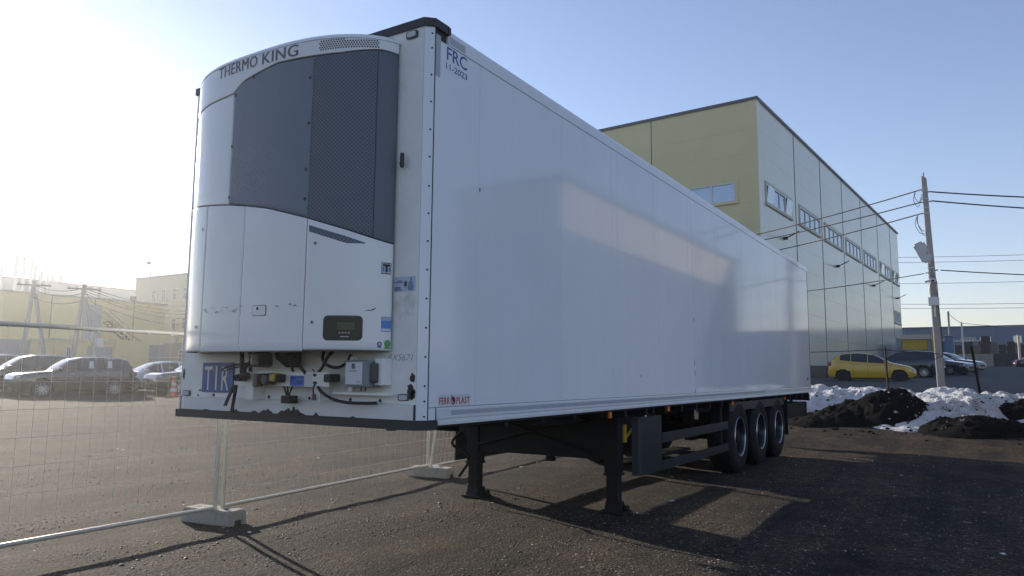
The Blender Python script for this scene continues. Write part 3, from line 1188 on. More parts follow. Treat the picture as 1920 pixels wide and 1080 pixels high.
# small stickers on the right-hand flank of the unit
mb = MB()
sA, sB = s_of(.267), s_of(.297)
decal(mb, rrect(sA, sB, 2.122, 2.200, .003), .0075)
P(mb, 'maker_badge', 'grey_letter', parent=UNIT)
mb = MB()
decal(mb, rrect(sA+.004, sB-.004, 2.130, 2.192, .002), .0082)
P(mb, 'maker_badge_field', 'sticker_white', parent=UNIT)
mb = MB()
decal(mb, rrect(sA+.006, sA+.022, 2.137, 2.170, .002), .0090)
P(mb, 'maker_badge_blue', 'sticker_blue', parent=UNIT)
mb = MB()
decal(mb, rrect(sB-.022, sB-.006, 2.137, 2.170, .002), .0090)
P(mb, 'maker_badge_blue', 'sticker_blue', parent=UNIT)
mb = MB()
cs = (sA+sB)/2
decal(mb, rrect(cs-.008, cs+.008, 2.134, 2.188, .001), .0096)
decal(mb, rrect(cs-.026, cs+.026, 2.174, 2.189, .001), .0098)
P(mb, 'maker_badge_letter', 'gap_dark', parent=UNIT)
mb = MB()
sA, sB = s_of(.264), s_of(.292)
decal(mb, rrect(sA, sB, 1.737, 1.837, .003), .0075)
P(mb, 'service_sticker', 'sticker_blue', parent=UNIT)
mb = MB()
decal(mb, rrect(sA+.004, sB-.004, 1.812, 1.832, .001), .0083)
P(mb, 'service_sticker_band', 'sticker_white', parent=UNIT)
mb = MB()
decal(mb, rrect(sA+.004, sB-.004, 1.741, 1.758, .001), .0083)
P(mb, 'service_sticker_band', 'sticker_white', parent=UNIT)
mb = MB()
lettering(mb, 'SERVICE', .013, lambda u, v: Up(sB-.006-u, 1.8175+v, .0092), width=sB-sA-.014)
P(mb, 'service_sticker_text', 'gap_dark', parent=UNIT)
for (y, z, r, m) in [(.296, 1.655, .016, 'sticker_slate'), (.2715, 1.660, .024, 'sticker_green')]:
    mb = MB()
    s = s_of(y)
    decal(mb, disc(s, z, r, 16), .0078)
    decal(mb, [(s-r*.9, z-r*1.5), (s+r*.9, z-r*1.5), (s+r*.6, z-r*.3), (s-r*.6, z-r*.3)], .0076)
    P(mb, 'test_seal', m, parent=UNIT)
    if r < .02:
        mb = MB()
        decal(mb, disc(s, z, r*.4, 10), .0086)
        P(mb, 'test_seal_centre', 'sticker_white', parent=UNIT)
# scrapes
def scrape(pts, wd, m='rust'):
    for i in range(len(pts)-1):
        (y0, z0, a), (y1, z1, b) = pts[i], pts[i+1]
        mb = MB()
        decal(mb, [(s_of(y0), z0-a*wd), (s_of(y1), z1-b*wd), (s_of(y1), z1+b*wd), (s_of(y0), z0+a*wd)], .0074, rings=2)
        P(mb, 'scrape', m, parent=UNIT)


scrape([(.358, 1.868, .2), (.345, 1.876, .8), (.335, 1.875, .6), (.322, 1.882, 1.2), (.314, 1.892, 1)], .004)
random.seed(5)
yy = 1.74
while yy > 1.28:
    z = 1.905+random.uniform(-.018, .018)
    dy = random.uniform(.012, .045)
    scrape([(yy, z, .4), (yy-dy*.5, z+random.uniform(-.014, .014), random.uniform(.3, 1.3)), (yy-dy, z+random.uniform(-.02, .022), .2)], .0035, random.choice(['tape_grey', 'plastic_grey', 'tape_grey']))
    yy -= random.uniform(.012, .04)
for (y, z) in [(.95, 1.905), (.84, 1.915), (.80, 1.905)]:
    scrape([(y, z, .5), (y-.015, z+.006, 1), (y-.03, z-.004, .3)], .003)


# ------------------------------------------------------------------ lettering and plates on the trailer
def side_map(x, z, y=-.0022):
    return lambda u, v: (x+u, y, z+v)


def front_map(y, z, x=-.0035):
    return lambda u, v: (x, y-u, z+v)


P(lettering(MB(), 'FRC', .135, side_map(.187, 3.662), width=.245, offset=.0012), 'type_lettering', 'blue_letter')
P(lettering(MB(), '11-2023', .064, side_map(.180, 3.592), width=.255, offset=.0008), 'date_lettering', 'blue_letter')
P(MB().box((.165, -.0020, 1.246), (.535, -.0012, 1.325)), 'panel_maker_label', 'sticker_white')
P(lettering(MB(), 'FERR', .062, side_map(.175, 1.262, -.0030), width=.118, offset=.0013, spacing=1.08), 'panel_maker_lettering', 'red_letter')
P(lettering(MB(), 'PLAST', .062, side_map(.367, 1.262, -.0030), width=.158, offset=.0013, spacing=1.08), 'panel_maker_lettering', 'red_letter')
mb = MB()
n = 28
vs_ = []
for k in range(n):
    a = 2*math.pi*k/n
    for r in (1, .70):
        vs_.append((.330+math.cos(a)*.027*r, -.0030, 1.283+math.sin(a)*.029*r))
mb.add(vs_, [(2*k, 2*((k+1) % n), 2*((k+1) % n)+1, 2*k+1) for k in range(n)])
P(mb, 'panel_maker_ring', 'red_letter')
# small dark elephant standing in the ring
el = [(.312, 1.313), (.316, 1.306), (.322, 1.303), (.330, 1.305), (.338, 1.302), (.345, 1.293), (.346, 1.280), (.342, 1.264), (.336, 1.264), (.336, 1.275), (.331, 1.277), (.329, 1.266), (.324, 1.266), (.323, 1.281),
      (.317, 1.288), (.313, 1.297), (.309, 1.300), (.309, 1.307), (.315, 1.318), (.313, 1.327), (.310, 1.326), (.311, 1.319)]
mb = MB()
mb.prism([(a, -.0031, b) for a, b in el], (0, -.0006, 0))
P(mb, 'panel_maker_emblem', 'navy')
P(MB().box((12.98, -.0024, 1.30), (13.16, -.0012, 1.44)), 'rear_label', 'sticker_pale')
P(MB().box((12.98, -.0032, 1.375), (13.16, -.0022, 1.438)), 'rear_label_print', 'navy')

# TIR plate
P(MB().bbox((-.012, 1.875, 1.302), (-.002, 2.258, 1.537), .003), 'tir_plate', 'tir_blue')
for (ch, y, wd) in [('T', 2.228, .098), ('I', 2.088, .020), ('R', 2.012, .088)]:
    if ch == 'I':
        P(MB().box((-.0145, y-.020, 1.322), (-.0122, y, 1.512)), 'tir_letter', 'tir_white')
    else:
        P(lettering(MB(), ch, .268, front_map(y, 1.322, -.0136), width=wd, offset=.002), 'tir_letter', 'tir_white')
for (y, z) in [(2.285, 1.316), (1.862, 1.316), (1.862, 1.52), (2.30, 1.275)]:
    P(MB().bbox((-.012, y-.012, z-.006), (-.001, y+.012, z+.006), .002), 'plate_clip', 'rivet_dark')
# written in marker on the wall
P(lettering(MB(), 'BX5671', .062, front_map(.300, 1.548, -.0012), width=.215, offset=-.0012, shear=.25), 'marker_writing', 'pen')
# service leaflet on the wall with a worker printed on it
LF = P(MB().box((-.0022, .078, 2.006), (-.0005, .262, 2.108)), 'leaflet', 'sticker_pale')
P(MB().prism([(-.0027, .118+.025*math.cos(a), 2.030+.05*math.sin(a)*(1 if math.sin(a) > 0 else .4)) for a in np.linspace(0, 2*math.pi, 16, endpoint=False)], (-.0004, 0, 0)), 'printed_figure', 'figure_blue', parent=LF)
P(MB().prism([(-.0027, .116+.010*math.cos(a), 2.090+.012*math.sin(a)) for a in np.linspace(0, 2*math.pi, 10, endpoint=False)], (-.0004, 0, 0)), 'printed_head', 'figure_blue', parent=LF)
P(MB().prism([(-.0027, .162+.014*math.cos(a), 2.058+.022*math.sin(a)) for a in np.linspace(0, 2*math.pi, 9, endpoint=False)], (-.0004, 0, 0)), 'printed_hand', 'figure_dark', parent=LF)
for (y0, y1, z) in [(.235, .190, 2.077), (.258, .178, 2.067), (.250, .205, 2.034), (.255, .205, 2.026), (.258, .190, 2.017)]:
    P(MB().box((-.0030, y1, z), (-.0023, y0, z+.005)), 'printed_line', 'navy', parent=LF)

# ------------------------------------------------------------------ coupling panel under the unit
P(MB().bbox((-.124, .715, 1.366), (-.118, 1.70, 1.468), .002).box((-.118, .73, 1.460), (-.0, .745, 1.466)), 'coupling_bracket', 'front_white')
P(MB().box((-.117, 1.50, 1.262), (-.112, 1.61, 1.366)), 'bracket_leg', 'front_white')
P(MB().box((-.112, 1.50, 1.262), (-.0, 1.506, 1.37)), 'bracket_leg_side', 'front_white')
P(MB().box((-.117, .805, 1.262), (-.112, .865, 1.366)), 'bracket_leg', 'front_white')
P(MB().box((-.112, .805, 1.262), (-.0, .811, 1.37)), 'bracket_leg_side', 'front_white')
P(MB().box((-.010, .10, 1.266), (-.001, 2.30, 1.298)), 'wall_ledge', 'front_white')
for y in (.35, .62, 1.02, 1.45, 2.1):
    P(MB().lathe([(.0, -.016), (.010, -.016), (.012, -.010)], (0, y, 1.282), 'x', 10), 'bolt', 'rivet_dark')
P(MB().bbox((-.075, .215, 1.316), (-.03, .735, 1.336), .003), 'cross_bar', 'front_white')
P(MB().bbox((-.075, .548, 1.337), (-.03, .582, 1.575), .003), 'upright_bar', 'front_white')
P(MB().box((-.0022, .60, 1.345), (-.0008, .69, 1.46)), 'data_plate', 'sticker_white')
P(MB().box((-.1262, .958, 1.369), (-.1248, 1.100, 1.442)), 'blue_sticker', 'sticker_blue2')
for (y0, y1, z) in [(1.09, 1.04, 1.428), (1.03, .97, 1.430), (1.03, .975, 1.40), (1.03, .975, 1.39)]:
    P(MB().box((-.1272, y1, z-.003), (-.1264, y0, z+.003)), 'sticker_print', 'navy')
P(MB().box((-.1262, .882, 1.372), (-.1248, .955, 1.452)), 'white_sticker', 'sticker_white')


def disc_x(x, y, z, r, d, m, name, n=16, ry=1.0):
    P(MB().prism([(x, y+ry*r*math.cos(2*math.pi*i/n), z+r*math.sin(2*math.pi*i/n)) for i in range(n)], (-d, 0, 0)), name, m)


disc_x(-.1245, .855, 1.447, .011, .002, 'gap_dark', 'slot_hole', ry=1.6)
disc_x(-.1245, .850, 1.393, .012, .002, 'gap_dark', 'slot_hole', ry=1.6)
# sockets: black plug, brown coupling, black coupling, yellow coupling
P(MB().tube([(-.12, 1.585, 1.425), (-.18, 1.585, 1.424), (-.215, 1.58, 1.420)], [.030, .028, .022], 12).tube([(-.19, 1.60, 1.425), (-.19, 1.54, 1.428), (-.17, 1.49, 1.44)], .022, 10), 'electric_plug', 'cable_black', smooth=True)
P(MB().tube([(-.12, 1.375, 1.415), (-.19, 1.375, 1.410)], [.045, .038], 12).bbox((-.215, 1.345, 1.36), (-.15, 1.395, 1.455), .012), 'brown_coupling', 'brown_plastic', smooth=True)
P(MB().tube([(-.12, 1.272, 1.418), (-.20, 1.272, 1.414), (-.215, 1.272, 1.414)], [.044, .042, .03], 12).bbox((-.19, 1.23, 1.375), (-.14, 1.33, 1.44), .015), 'black_coupling', 'lamp_dark', smooth=True)
P(MB().tube([(-.12, 1.195, 1.430), (-.18, 1.195, 1.428), (-.205, 1.20, 1.426)], [.030, .034, .024], 10).bbox((-.20, 1.175, 1.400), (-.17, 1.235, 1.452), .010), 'yellow_coupling', 'yellow_plastic', smooth=True)
P(MB().bbox((-.20, 1.135, 1.395), (-.13, 1.180, 1.452), .012), 'coupling_cap', 'cable_black')
P(MB().bbox((-.19, .640, 1.400), (-.09, .705, 1.455), .012), 'junction_box', 'cable_black')
# control box with keypad cover
CB = P(MB().bbox((-.150, .335, 1.372), (-.03, .545, 1.548), .012), 'control_box', 'plastic_grey')
P(MB().bbox((-.156, .385, 1.388), (-.149, .535, 1.536), .004), 'control_box_lid', 'sticker_white', parent=CB)
P(MB().box((-.1585, .448, 1.492), (-.1563, .478, 1.526)), 'control_box_badge', 'grey_letter', parent=CB)
P(MB().box((-.1585, .43, 1.474), (-.1563, .497, 1.480)), 'control_box_print', 'plastic_grey', parent=CB)
P(MB().box((-.1585, .398, 1.404), (-.1563, .430, 1.409)), 'control_box_print', 'red_letter', parent=CB)
P(MB().bbox((-.135, .290, 1.40), (-.03, .334, 1.53), .012), 'control_box_plug', 'lamp_dark', parent=CB)
P(MB().bbox((-.10, .262, 1.385), (-.002, .325, 1.56), .004), 'control_box_backplate', 'front_white')
for y in (.45, .41):
    P(MB().tube([(-.09, y, 1.371), (-.09, y, 1.345)], .005, 6), 'cable_gland', 'cable_black')
# hoses and cables
hoses = [
    ([(-.16, 1.56, 1.445), (-.18, 1.52, 1.50), (-.15, 1.47, 1.56), (-.12, 1.46, 1.61)], .016),
    ([(-.14, 1.62, 1.612), (-.15, 1.60, 1.54), (-.17, 1.57, 1.46)], .017),
    ([(-.16, 1.50, 1.612), (-.16, 1.49, 1.55), (-.15, 1.50, 1.47)], .013),
    ([(-.13, 1.86, 1.475), (-.16, 1.78, 1.495), (-.17, 1.66, 1.515), (-.15, 1.52, 1.53), (-.12, 1.40, 1.545)], .008),
    ([(-.12, 1.84, 1.47), (-.17, 1.74, 1.478), (-.17, 1.62, 1.50), (-.12, 1.45, 1.52)], .005),
    ([(-.10, 1.24, 1.60), (-.14, 1.16, 1.585), (-.14, 1.05, 1.55), (-.13, .98, 1.49), (-.12, .95, 1.455)], .012),
    ([(-.11, 1.12, 1.60), (-.12, 1.10, 1.53), (-.11, 1.09, 1.465)], .010),
    ([(-.10, .80, 1.61), (-.12, .79, 1.56), (-.12, .74, 1.515), (-.10, .66, 1.50), (-.08, .60, 1.535), (-.07, .57, 1.59)], .011),
    ([(-.08, .74, 1.61), (-.11, .76, 1.56), (-.11, .80, 1.50), (-.10, .86, 1.455)], .011),
    ([(-.10, .88, 1.46), (-.11, .895, 1.49)], .004),
    ([(-.13, .815, 1.366), (-.14, .76, 1.33), (-.14, .66, 1.288), (-.13, .54, 1.268), (-.10, .40, 1.266), (-.05, .34, 1.268)], .011),
    ([(-.125, .852, 1.385), (-.14, .848, 1.345), (-.14, .842, 1.315)], .006),
    ([(-.12, 1.17, 1.366), (-.11, 1.155, 1.32), (-.10, 1.15, 1.285)], .007),
    ([(-.12, 1.13, 1.366), (-.11, 1.135, 1.32), (-.10, 1.14, 1.285)], .007),
    ([(-.12, 1.08, 1.366), (-.11, 1.115, 1.32), (-.10, 1.13, 1.285)], .005),
]


def smooth_path(pts, k=6):
    pts = [Vector(p) for p in pts]
    out = []
    n_ = len(pts)
    for i in range(n_-1):
        p0, p1, p2, p3 = pts[max(i-1, 0)], pts[i], pts[i+1], pts[min(i+2, n_-1)]
        for j in range(k):
            t = j/k
            out.append(.5*((2*p1)+(-p0+p2)*t+(2*p0-5*p1+4*p2-p3)*t*t+(-p0+3*p1-3*p2+p3)*t**3))
    out.append(pts[-1])
    return out


for pts, r in hoses:
    P(MB().tube(smooth_path(pts), r, 8), 'hose', 'cable_black', smooth=True)
P(MB().tube([(-.14, .842, 1.318), (-.14, .840, 1.275)], [.012, .018], 8), 'hanging_plug', 'lamp_dark', smooth=True)
P(MB().bbox((-.13, 1.095, 1.245), (-.05, 1.185, 1.30), .006), 'cable_block', 'cable_black')
P(MB().bbox((-.20, 1.36, 1.50), (-.06, 1.45, 1.615), .02), 'drive_motor', 'lamp_dark')
P(MB().prism([(-.08, 1.33, 1.61), (-.08, 1.10, 1.61), (-.08, 1.10, 1.50), (-.08, 1.20, 1.50), (-.08, 1.31, 1.56)], (.05, 0, 0)), 'drain_pan', 'chassis')
P(MB().prism([(-.155, 1.655, 1.368), (-.155, 1.682, 1.366), (-.185, 1.735, 1.215), (-.185, 1.703, 1.212)], (-.008, 0, 0)), 'rubber_strap', 'chassis')
P(MB().prism([(-.150, 1.632, 1.368), (-.150, 1.660, 1.368), (-.150, 1.700, 1.165), (-.150, 1.668, 1.165)], (-.008, 0, 0)), 'rubber_strap', 'chassis')

# ------------------------------------------------------------------ running gear
def ybeams():
    for y in (.66, 1.94):
        mb = MB()
        mb.box((2.6, y-.07, .955), (12.9, y+.07, .972)).box((2.6, y-.008, .972), (12.9, y+.008, 1.085)).box((2.6, y-.07, 1.085), (12.9, y+.07, 1.099))
        P(mb, 'chassis_beam', 'chassis')
    for k in range(22):
        x = .5+.58*k
        P(MB().box((x, .06, 1.06 if x < 3 else 1.02), (x+.06, 2.54, 1.0995)), 'cross_member', 'chassis')


ybeams()
P(MB().bbox((.75, .5, 1.065), (1.9, 2.1, 1.098), .01).lathe([(0, -.11), (.045, -.11), (.045, -.06), (.035, -.06), (.035, -.0)], (1.2, 1.3, 1.08), 'z', 16), 'coupler_plate', 'chassis')
# landing gear carrier between the legs
P(MB().prism([(3.63, .42, .565), (3.63, .62, .555), (3.63, 1.98, .555), (3.63, 2.17, .60), (3.63, 2.30, .84), (3.63, 2.32, 1.097), (3.63, .28, 1.097), (3.63, .28, .70)], (.05, 0, 0)), 'landing_gear_carrier', 'chassis')
for a, b in [((2.05, .62), (.55, 1.02)), ((2.05, 1.02), (.55, .62))]:
    P(MB().tube([(3.615, a[0], a[1]), (3.615, b[0], b[1])], .022, 6), 'brace', 'chassis')
P(MB().prism([(3.60, 1.02, .50), (3.60, 1.12, .50), (3.60, 1.10, .56), (3.60, 1.04, .56)], (.08, 0, 0)), 'drain_bracket', 'chassis')
for (x, y) in [(3.66, .305), (3.68, 2.12)]:
    LG = P(MB().bbox((x-.075, y-.08, .415), (x+.075, y+.08, 1.096), .008), 'landing_leg', 'chassis')
    P(MB().bbox((x-.062, y-.064, .06), (x+.062, y+.064, .42), .006), 'inner_tube', 'chassis', parent=LG)
    P(MB().bbox((x-.085, y-.09, .40), (x+.085, y+.09, .425), .006), 'tube_collar', 'chassis', parent=LG)
    P(MB().bbox((x-.11, y-.14, .004), (x+.15, y+.13, .03), .006).prism([(x-.09, y-.075, .03), (x+.12, y-.075, .03), (x+.09, y-.075, .12), (x-.05, y-.075, .13)], (0, .15, 0)).bbox((x+.06, y-.12, .025), (x+.15, y+.02, .075), .02), 'foot', 'chassis', parent=LG)
P(MB().tube(smooth_path([(3.5, 2.10, .90), (3.5, 2.12, .85), (3.5, 2.315, .69), (3.5, 2.325, .61), (3.5, 2.12, .52), (3.5, 2.105, .42), (3.5, 2.235, .25)]), .017, 8), 'crank_handle', 'rubber', smooth=True)
P(MB().bbox((3.72, .20, .74), (3.78, .245, .93), .008).tube([(3.75, .22, .76), (3.80, .14, .90)], .012, 6).bbox((3.70, .23, .78), (3.76, .27, .90), .01), 'gear_box', 'yellow_paint')
P(MB().bbox((3.86, .30, .46), (6.2, .55, .49), .01), 'pallet_shelf', 'chassis')
P(MB().bbox((4.6, .62, .75), (5.6, .95, 1.05), .03), 'air_tank', 'chassis')
# side guards on both sides
for (y0, y1, ys) in [(.055, .095, 1), (2.505, 2.545, -1)]:
    G_ = MB()
    pl = [(3.775, y1+.05*ys, .0), (3.79, y0+.02, 0), (3.83, y0 if ys > 0 else y1, 0), (4.44, y0 if ys > 0 else y1, 0), (4.47, y0+.02, 0), (4.47, y1+.05*ys, 0)]
    G_.prism([(a, b, .392) for a, b, c in pl], (0, 0, .62))
    P(G_, 'side_guard_plate', 'guard_paint')
    for (z0, z1) in [(.690, .803), (.383, .488)]:
        P(MB().bbox((4.472, y0, z0), (7.16, y1, z1), .006), 'side_guard_rail', 'guard_paint')
    for x in (4.30, 6.95):
        P(MB().box((x, y0+.045*ys+.002, .40), (x+.06, y1+.045*ys, 1.098)), 'side_guard_post', 'chassis')
    P(MB().bbox((7.28, y0, .935), (10.93, y1, 1.065), .006), 'wheel_arch_rail', 'guard_paint')
for (x, z) in [(2.96, 1.073), (4.60, 1.075), (7.32, 1.06), (10.9, 1.05)]:
    P(MB().bbox((x-.028, .018, z-.030), (x+.028, .040, z+.030), .005), 'side_marker', 'orange_lens')
P(MB().lathe([(0, -.012), (.012, -.012), (.012, 0)], (3.93, .05, 1.02), 'y', 8), 'white_reflector', 'sticker_white')


def trailer_wheel(x, y, outward):
    W_ = .385
    r = .55
    z = .55
    o = outward
    tp_ = [(.285, -W_/2+.03), (.33, -W_/2+.005), (.45, -W_/2), (.515, -W_/2+.02), (.545, -W_/2+.05), (.55, -W_/2+.09), (.543, -.06), (.55, -.055), (.55, .055), (.543, .06), (.55, W_/2-.09), (.545, W_/2-.05), (.515, W_/2-.02), (.45, W_/2), (.33, W_/2-.005), (.285, W_/2-.03)]
    Wh = P(MB().lathe([(a, b) for a, b in tp_], (x, y, z), 'y', 40, closed=True), 'wheel', 'rubber', smooth=True)
    f = -o*1.0
    prof = [(.300, f*(-W_/2+.012)), (.292, f*(-W_/2+.004)), (.280, f*(-W_/2+.016)), (.268, f*(-W_/2+.05)), (.262, f*(-W_/2+.12)), (.235, f*(-W_/2+.15)), (.20, f*(-W_/2+.14)), (.165, f*(-W_/2+.13)), (.150, f*(-W_/2+.13))]
    P(MB().lathe(prof, (x, y, z), 'y', 40), 'rim', 'rim_steel', parent=Wh, smooth=True)
    prof = [(0, f*(-W_/2+.03)), (.085, f*(-W_/2+.035)), (.105, f*(-W_/2+.06)), (.11, f*(-W_/2+.13)), (.15, f*(-W_/2+.131))]
    P(MB().lathe(prof, (x, y, z), 'y', 24), 'hub', 'chassis', parent=Wh, smooth=True)
    P(MB().lathe([(.302, f*(-W_/2+.010)), (.297, f*(-W_/2-.001)), (.288, f*(-W_/2+.002)), (.284, f*(-W_/2+.012))], (x, y, z), 'y', 40), 'rim_flange', 'steel', parent=Wh, smooth=True)
    ny = y+o*(W_/2-.115)
    for k in range(10):
        a = 2*math.pi*k/10
        cx, cz = x+.167*math.cos(a), z+.167*math.sin(a)
        P(MB().lathe([(0, o*.035), (.012, o*.035), (.015, 0)], (cx, ny, cz), 'y', 8), 'wheel_nut', 'chassis', parent=Wh)
        a += math.pi/10
        cx, cz = x+.216*math.cos(a), z+.216*math.sin(a)
        P(MB().lathe([(0, o*.004), (.024, o*.004), (.026, -o*.02)], (cx, ny-o*.012, cz), 'y', 10), 'hand_hole', 'gap_dark', parent=Wh)


for x in (7.78, 9.09, 10.42):
    trailer_wheel(x, .235, -1)
    trailer_wheel(x, 2.365, 1)
    P(MB().tube([(x, .3, .55), (x, 2.3, .55)], .07, 12), 'axle', 'chassis')
    P(MB().box((x-.62, .60, .72), (x-.5, .72, .96)).box((x-.6, .60, .50), (x+.35, .72, .58)).lathe([(0, 0), (.13, 0), (.14, .1), (.13, .3), (0, .3)], (x+.32, .66, .58), 'z', 16), 'air_suspension', 'chassis')
    P(MB().box((x-.62, 1.88, .72), (x-.5, 2.0, .96)).box((x-.6, 1.88, .50), (x+.35, 2.0, .58)).lathe([(0, 0), (.13, 0), (.14, .1), (.13, .3), (0, .3)], (x+.32, 1.94, .58), 'z', 16), 'air_suspension', 'chassis')
P(MB().bbox((11.25, .06, .35), (11.28, .45, 1.05), .005), 'mud_flap', 'rubber')
P(MB().bbox((11.25, 2.15, .35), (11.28, 2.54, 1.05), .005), 'mud_flap', 'rubber')
P(MB().bbox((11.3, .10, .64), (13.25, .16, .93), .01), 'rear_side_skirt', 'chassis')
P(MB().bbox((13.25, .09, .62), (13.38, 2.51, .92), .015), 'rear_bumper', 'chassis')
P(MB().bbox((13.30, .03, .95), (13.42, 2.57, 1.10), .01), 'rear_sill', 'chassis')


# ------------------------------------------------------------------ temporary fence on concrete feet
def fence_panel(a, b, label, lean=(0, 0), extra=0.0):
    a, b = Vector((*a, 0)), Vector((*b, 0))
    d = (b-a)
    L_ = d.length
    d.normalize()
    za, zb = .12, 1.815
    nrm_ = Vector((-d.y, d.x, 0))
    la, lb = nrm_*lean[0]+d*extra, nrm_*lean[1]
    t = thing('fence_panel', label, 'fence', tuple(a), 'panels of the temporary mesh fence')

    def q(u, z):
        k = (z-za)/(zb-za)
        return a+d*(u*L_)+(la*(1-u)+lb*u)*k+Vector((0, 0, z))
    for u in (0, 1):
        P(MB().tube([q(u, .10), q(u, zb)], .021, 10), 'post', 'galv', parent=t, smooth=True)
    P(MB().tube([q(0, .155), q(1, .155)], .019, 10), 'bottom_rail', 'galv', parent=t, smooth=True)
    P(MB().tube([q(0, zb), q(1, zb)], .019, 10), 'top_rail', 'galv', parent=t, smooth=True)
    mb = MB()
    n_ = int(L_/.115)
    for i in range(1, n_):
        mb.tube([q(i/n_, .16), q(i/n_, zb)], .0013, 4, cap=False)
    z = .30
    while z < zb-.05:
        mb.tube([q(0, z), q(1, z)], .0014, 4, cap=False)
        z += .215
    tag(P(mb, 'wire_mesh', 'galv_wire', parent=t), kind='stuff')
    # weld beads along the rails
    wb = MB()
    for i in range(1, n_, 2):
        c = q(i/n_, zb-.016)
        wb.box(c-Vector((.012, .012, .008)), c+Vector((.012, .012, .006)))
        c = q(i/n_, .155)
        wb.box(c-Vector((.010, .021, .006)), c+Vector((.010, .021, .006)))
    tag(P(wb, 'weld', 'galv', parent=t), kind='stuff')


fence_panel((-2.75, 3.185), (.935, 3.285), 'galvanised mesh fence panel left of the trailer nose, crossing the left edge of the picture')
fence_panel((1.035, 3.30), (4.76, 3.70), 'galvanised mesh fence panel between the two concrete feet, seen under the trailer nose')
fence_panel((4.70, 3.60), (8.50, 3.90), 'galvanised mesh fence panel with a leaning post, running on behind the landing leg', lean=(-.10, 0), extra=.18)


def concrete_foot(x, y, rz, label):
    t = thing('concrete_block', label, 'concrete block', (0, 0, 0), 'concrete feet of the mesh fence', local=True)
    hx, hy, h_ = .115, .33, .14
    bm = bmesh.new()
    bmesh.ops.create_cube(bm, size=1)
    for v in bm.verts:
        k = .93 if v.co.z > 0 else 1
        v.co = Vector((v.co.x*2*hx*k, v.co.y*2*hy*k, (v.co.z+.5)*h_))
    bmesh.ops.bevel(bm, geom=list(bm.edges), offset=.012, segments=2, affect='EDGES')
    mb = MB().bm(bm)
    mb.build('block', 'concrete', t)
    MB().box((-.05, -hy-.004, .0), (.02, -hy+.03, .052)).build('notch', 'gap_dark', t)
    for yy in (-.16, -.04, .08, .2):
        MB().prism([(.026*math.cos(q), yy+.03*math.sin(q), h_+.0005) for q in np.linspace(0, 2*math.pi, 12, endpoint=False)], (0, 0, .001)).build('post_hole', 'gap_dark', t)
    t.location = (x, y, 0)
    t.rotation_euler = (0, 0, rz)


concrete_foot(.985, 3.36, R(7), 'grey concrete fence foot in the left foreground, nearest the camera')
concrete_foot(4.74, 3.62, R(10), 'grey concrete fence foot beside the far landing leg')
MB().prism([(4.62, 3.46, .142), (4.70, 3.44, .142), (4.73, 3.50, .142), (4.65, 3.52, .142)], (.01, .02, .03)).build('wrapper', 'paper')
tag(bpy.data.objects['wrapper'], 'crumpled white wrapper lying on the far concrete fence foot', 'litter')


# ------------------------------------------------------------------ cars
CARS = {
    'suv': dict(L=4.65, W=1.90, H=1.67, wb=2.72, r=.36, sill=.24,
                top=[(2.32, .72), (2.22, .90), (2.0, .97), (1.10, 1.07), (.98, 1.10), (.22, 1.55), (-.2, 1.64), (-.9, 1.665), (-1.75, 1.60), (-1.98, 1.54), (-2.20, 1.12), (-2.28, .95), (-2.32, .70)],
                belt=[(2.32, .70), (2.2, .86), (2.0, .92), (1.0, 1.03), (-1.0, 1.09), (-2.0, 1.12), (-2.25, 1.0), (-2.32, .70)],
                win=[(.88, .12), (.08, -.85), (-.92, -1.62)], ws=(1.02, .20), rs=(-1.96, -2.20)),
    'hatch': dict(L=3.92, W=1.68, H=1.50, wb=2.48, r=.305, sill=.22,
                  top=[(1.96, .58), (1.90, .70), (1.70, .82), (1.30, .92), (.98, .99), (.86, 1.02), (.45, 1.25), (.10, 1.41), (-.2, 1.475), (-.6, 1.50), (-1.1, 1.465), (-1.45, 1.39), (-1.62, 1.30), (-1.86, .99), (-1.93, .85), (-1.96, .55)],
                  belt=[(1.96, .56), (1.88, .67), (1.66, .77), (.9, .93), (-.6, 1.03), (-1.3, 1.10), (-1.62, 1.13), (-1.88, .95), (-1.96, .55)],
                  win=[(.74, -.10), (-.13, -.86), (-.89, -1.36)], ws=(.88, .08), rs=(-1.60, -1.86)),
    'sedan': dict(L=4.6, W=1.80, H=1.47, wb=2.70, r=.325, sill=.20,
                  top=[(2.30, .60), (2.2, .74), (1.95, .82), (1.12, .95), (1.0, .98), (.20, 1.37), (-.2, 1.45), (-.7, 1.46), (-1.2, 1.38), (-1.78, 1.06), (-2.15, 1.02), (-2.26, .93), (-2.30, .60)],
                  belt=[(2.30, .58), (2.2, .70), (1.95, .78), (1.0, .91), (-1.0, .97), (-1.9, 1.0), (-2.2, .93), (-2.30, .58)],
                  win=[(.86, .02), (-.04, -.82), (-.90, -1.28)], ws=(1.02, .18), rs=(-1.22, -1.78)),
}


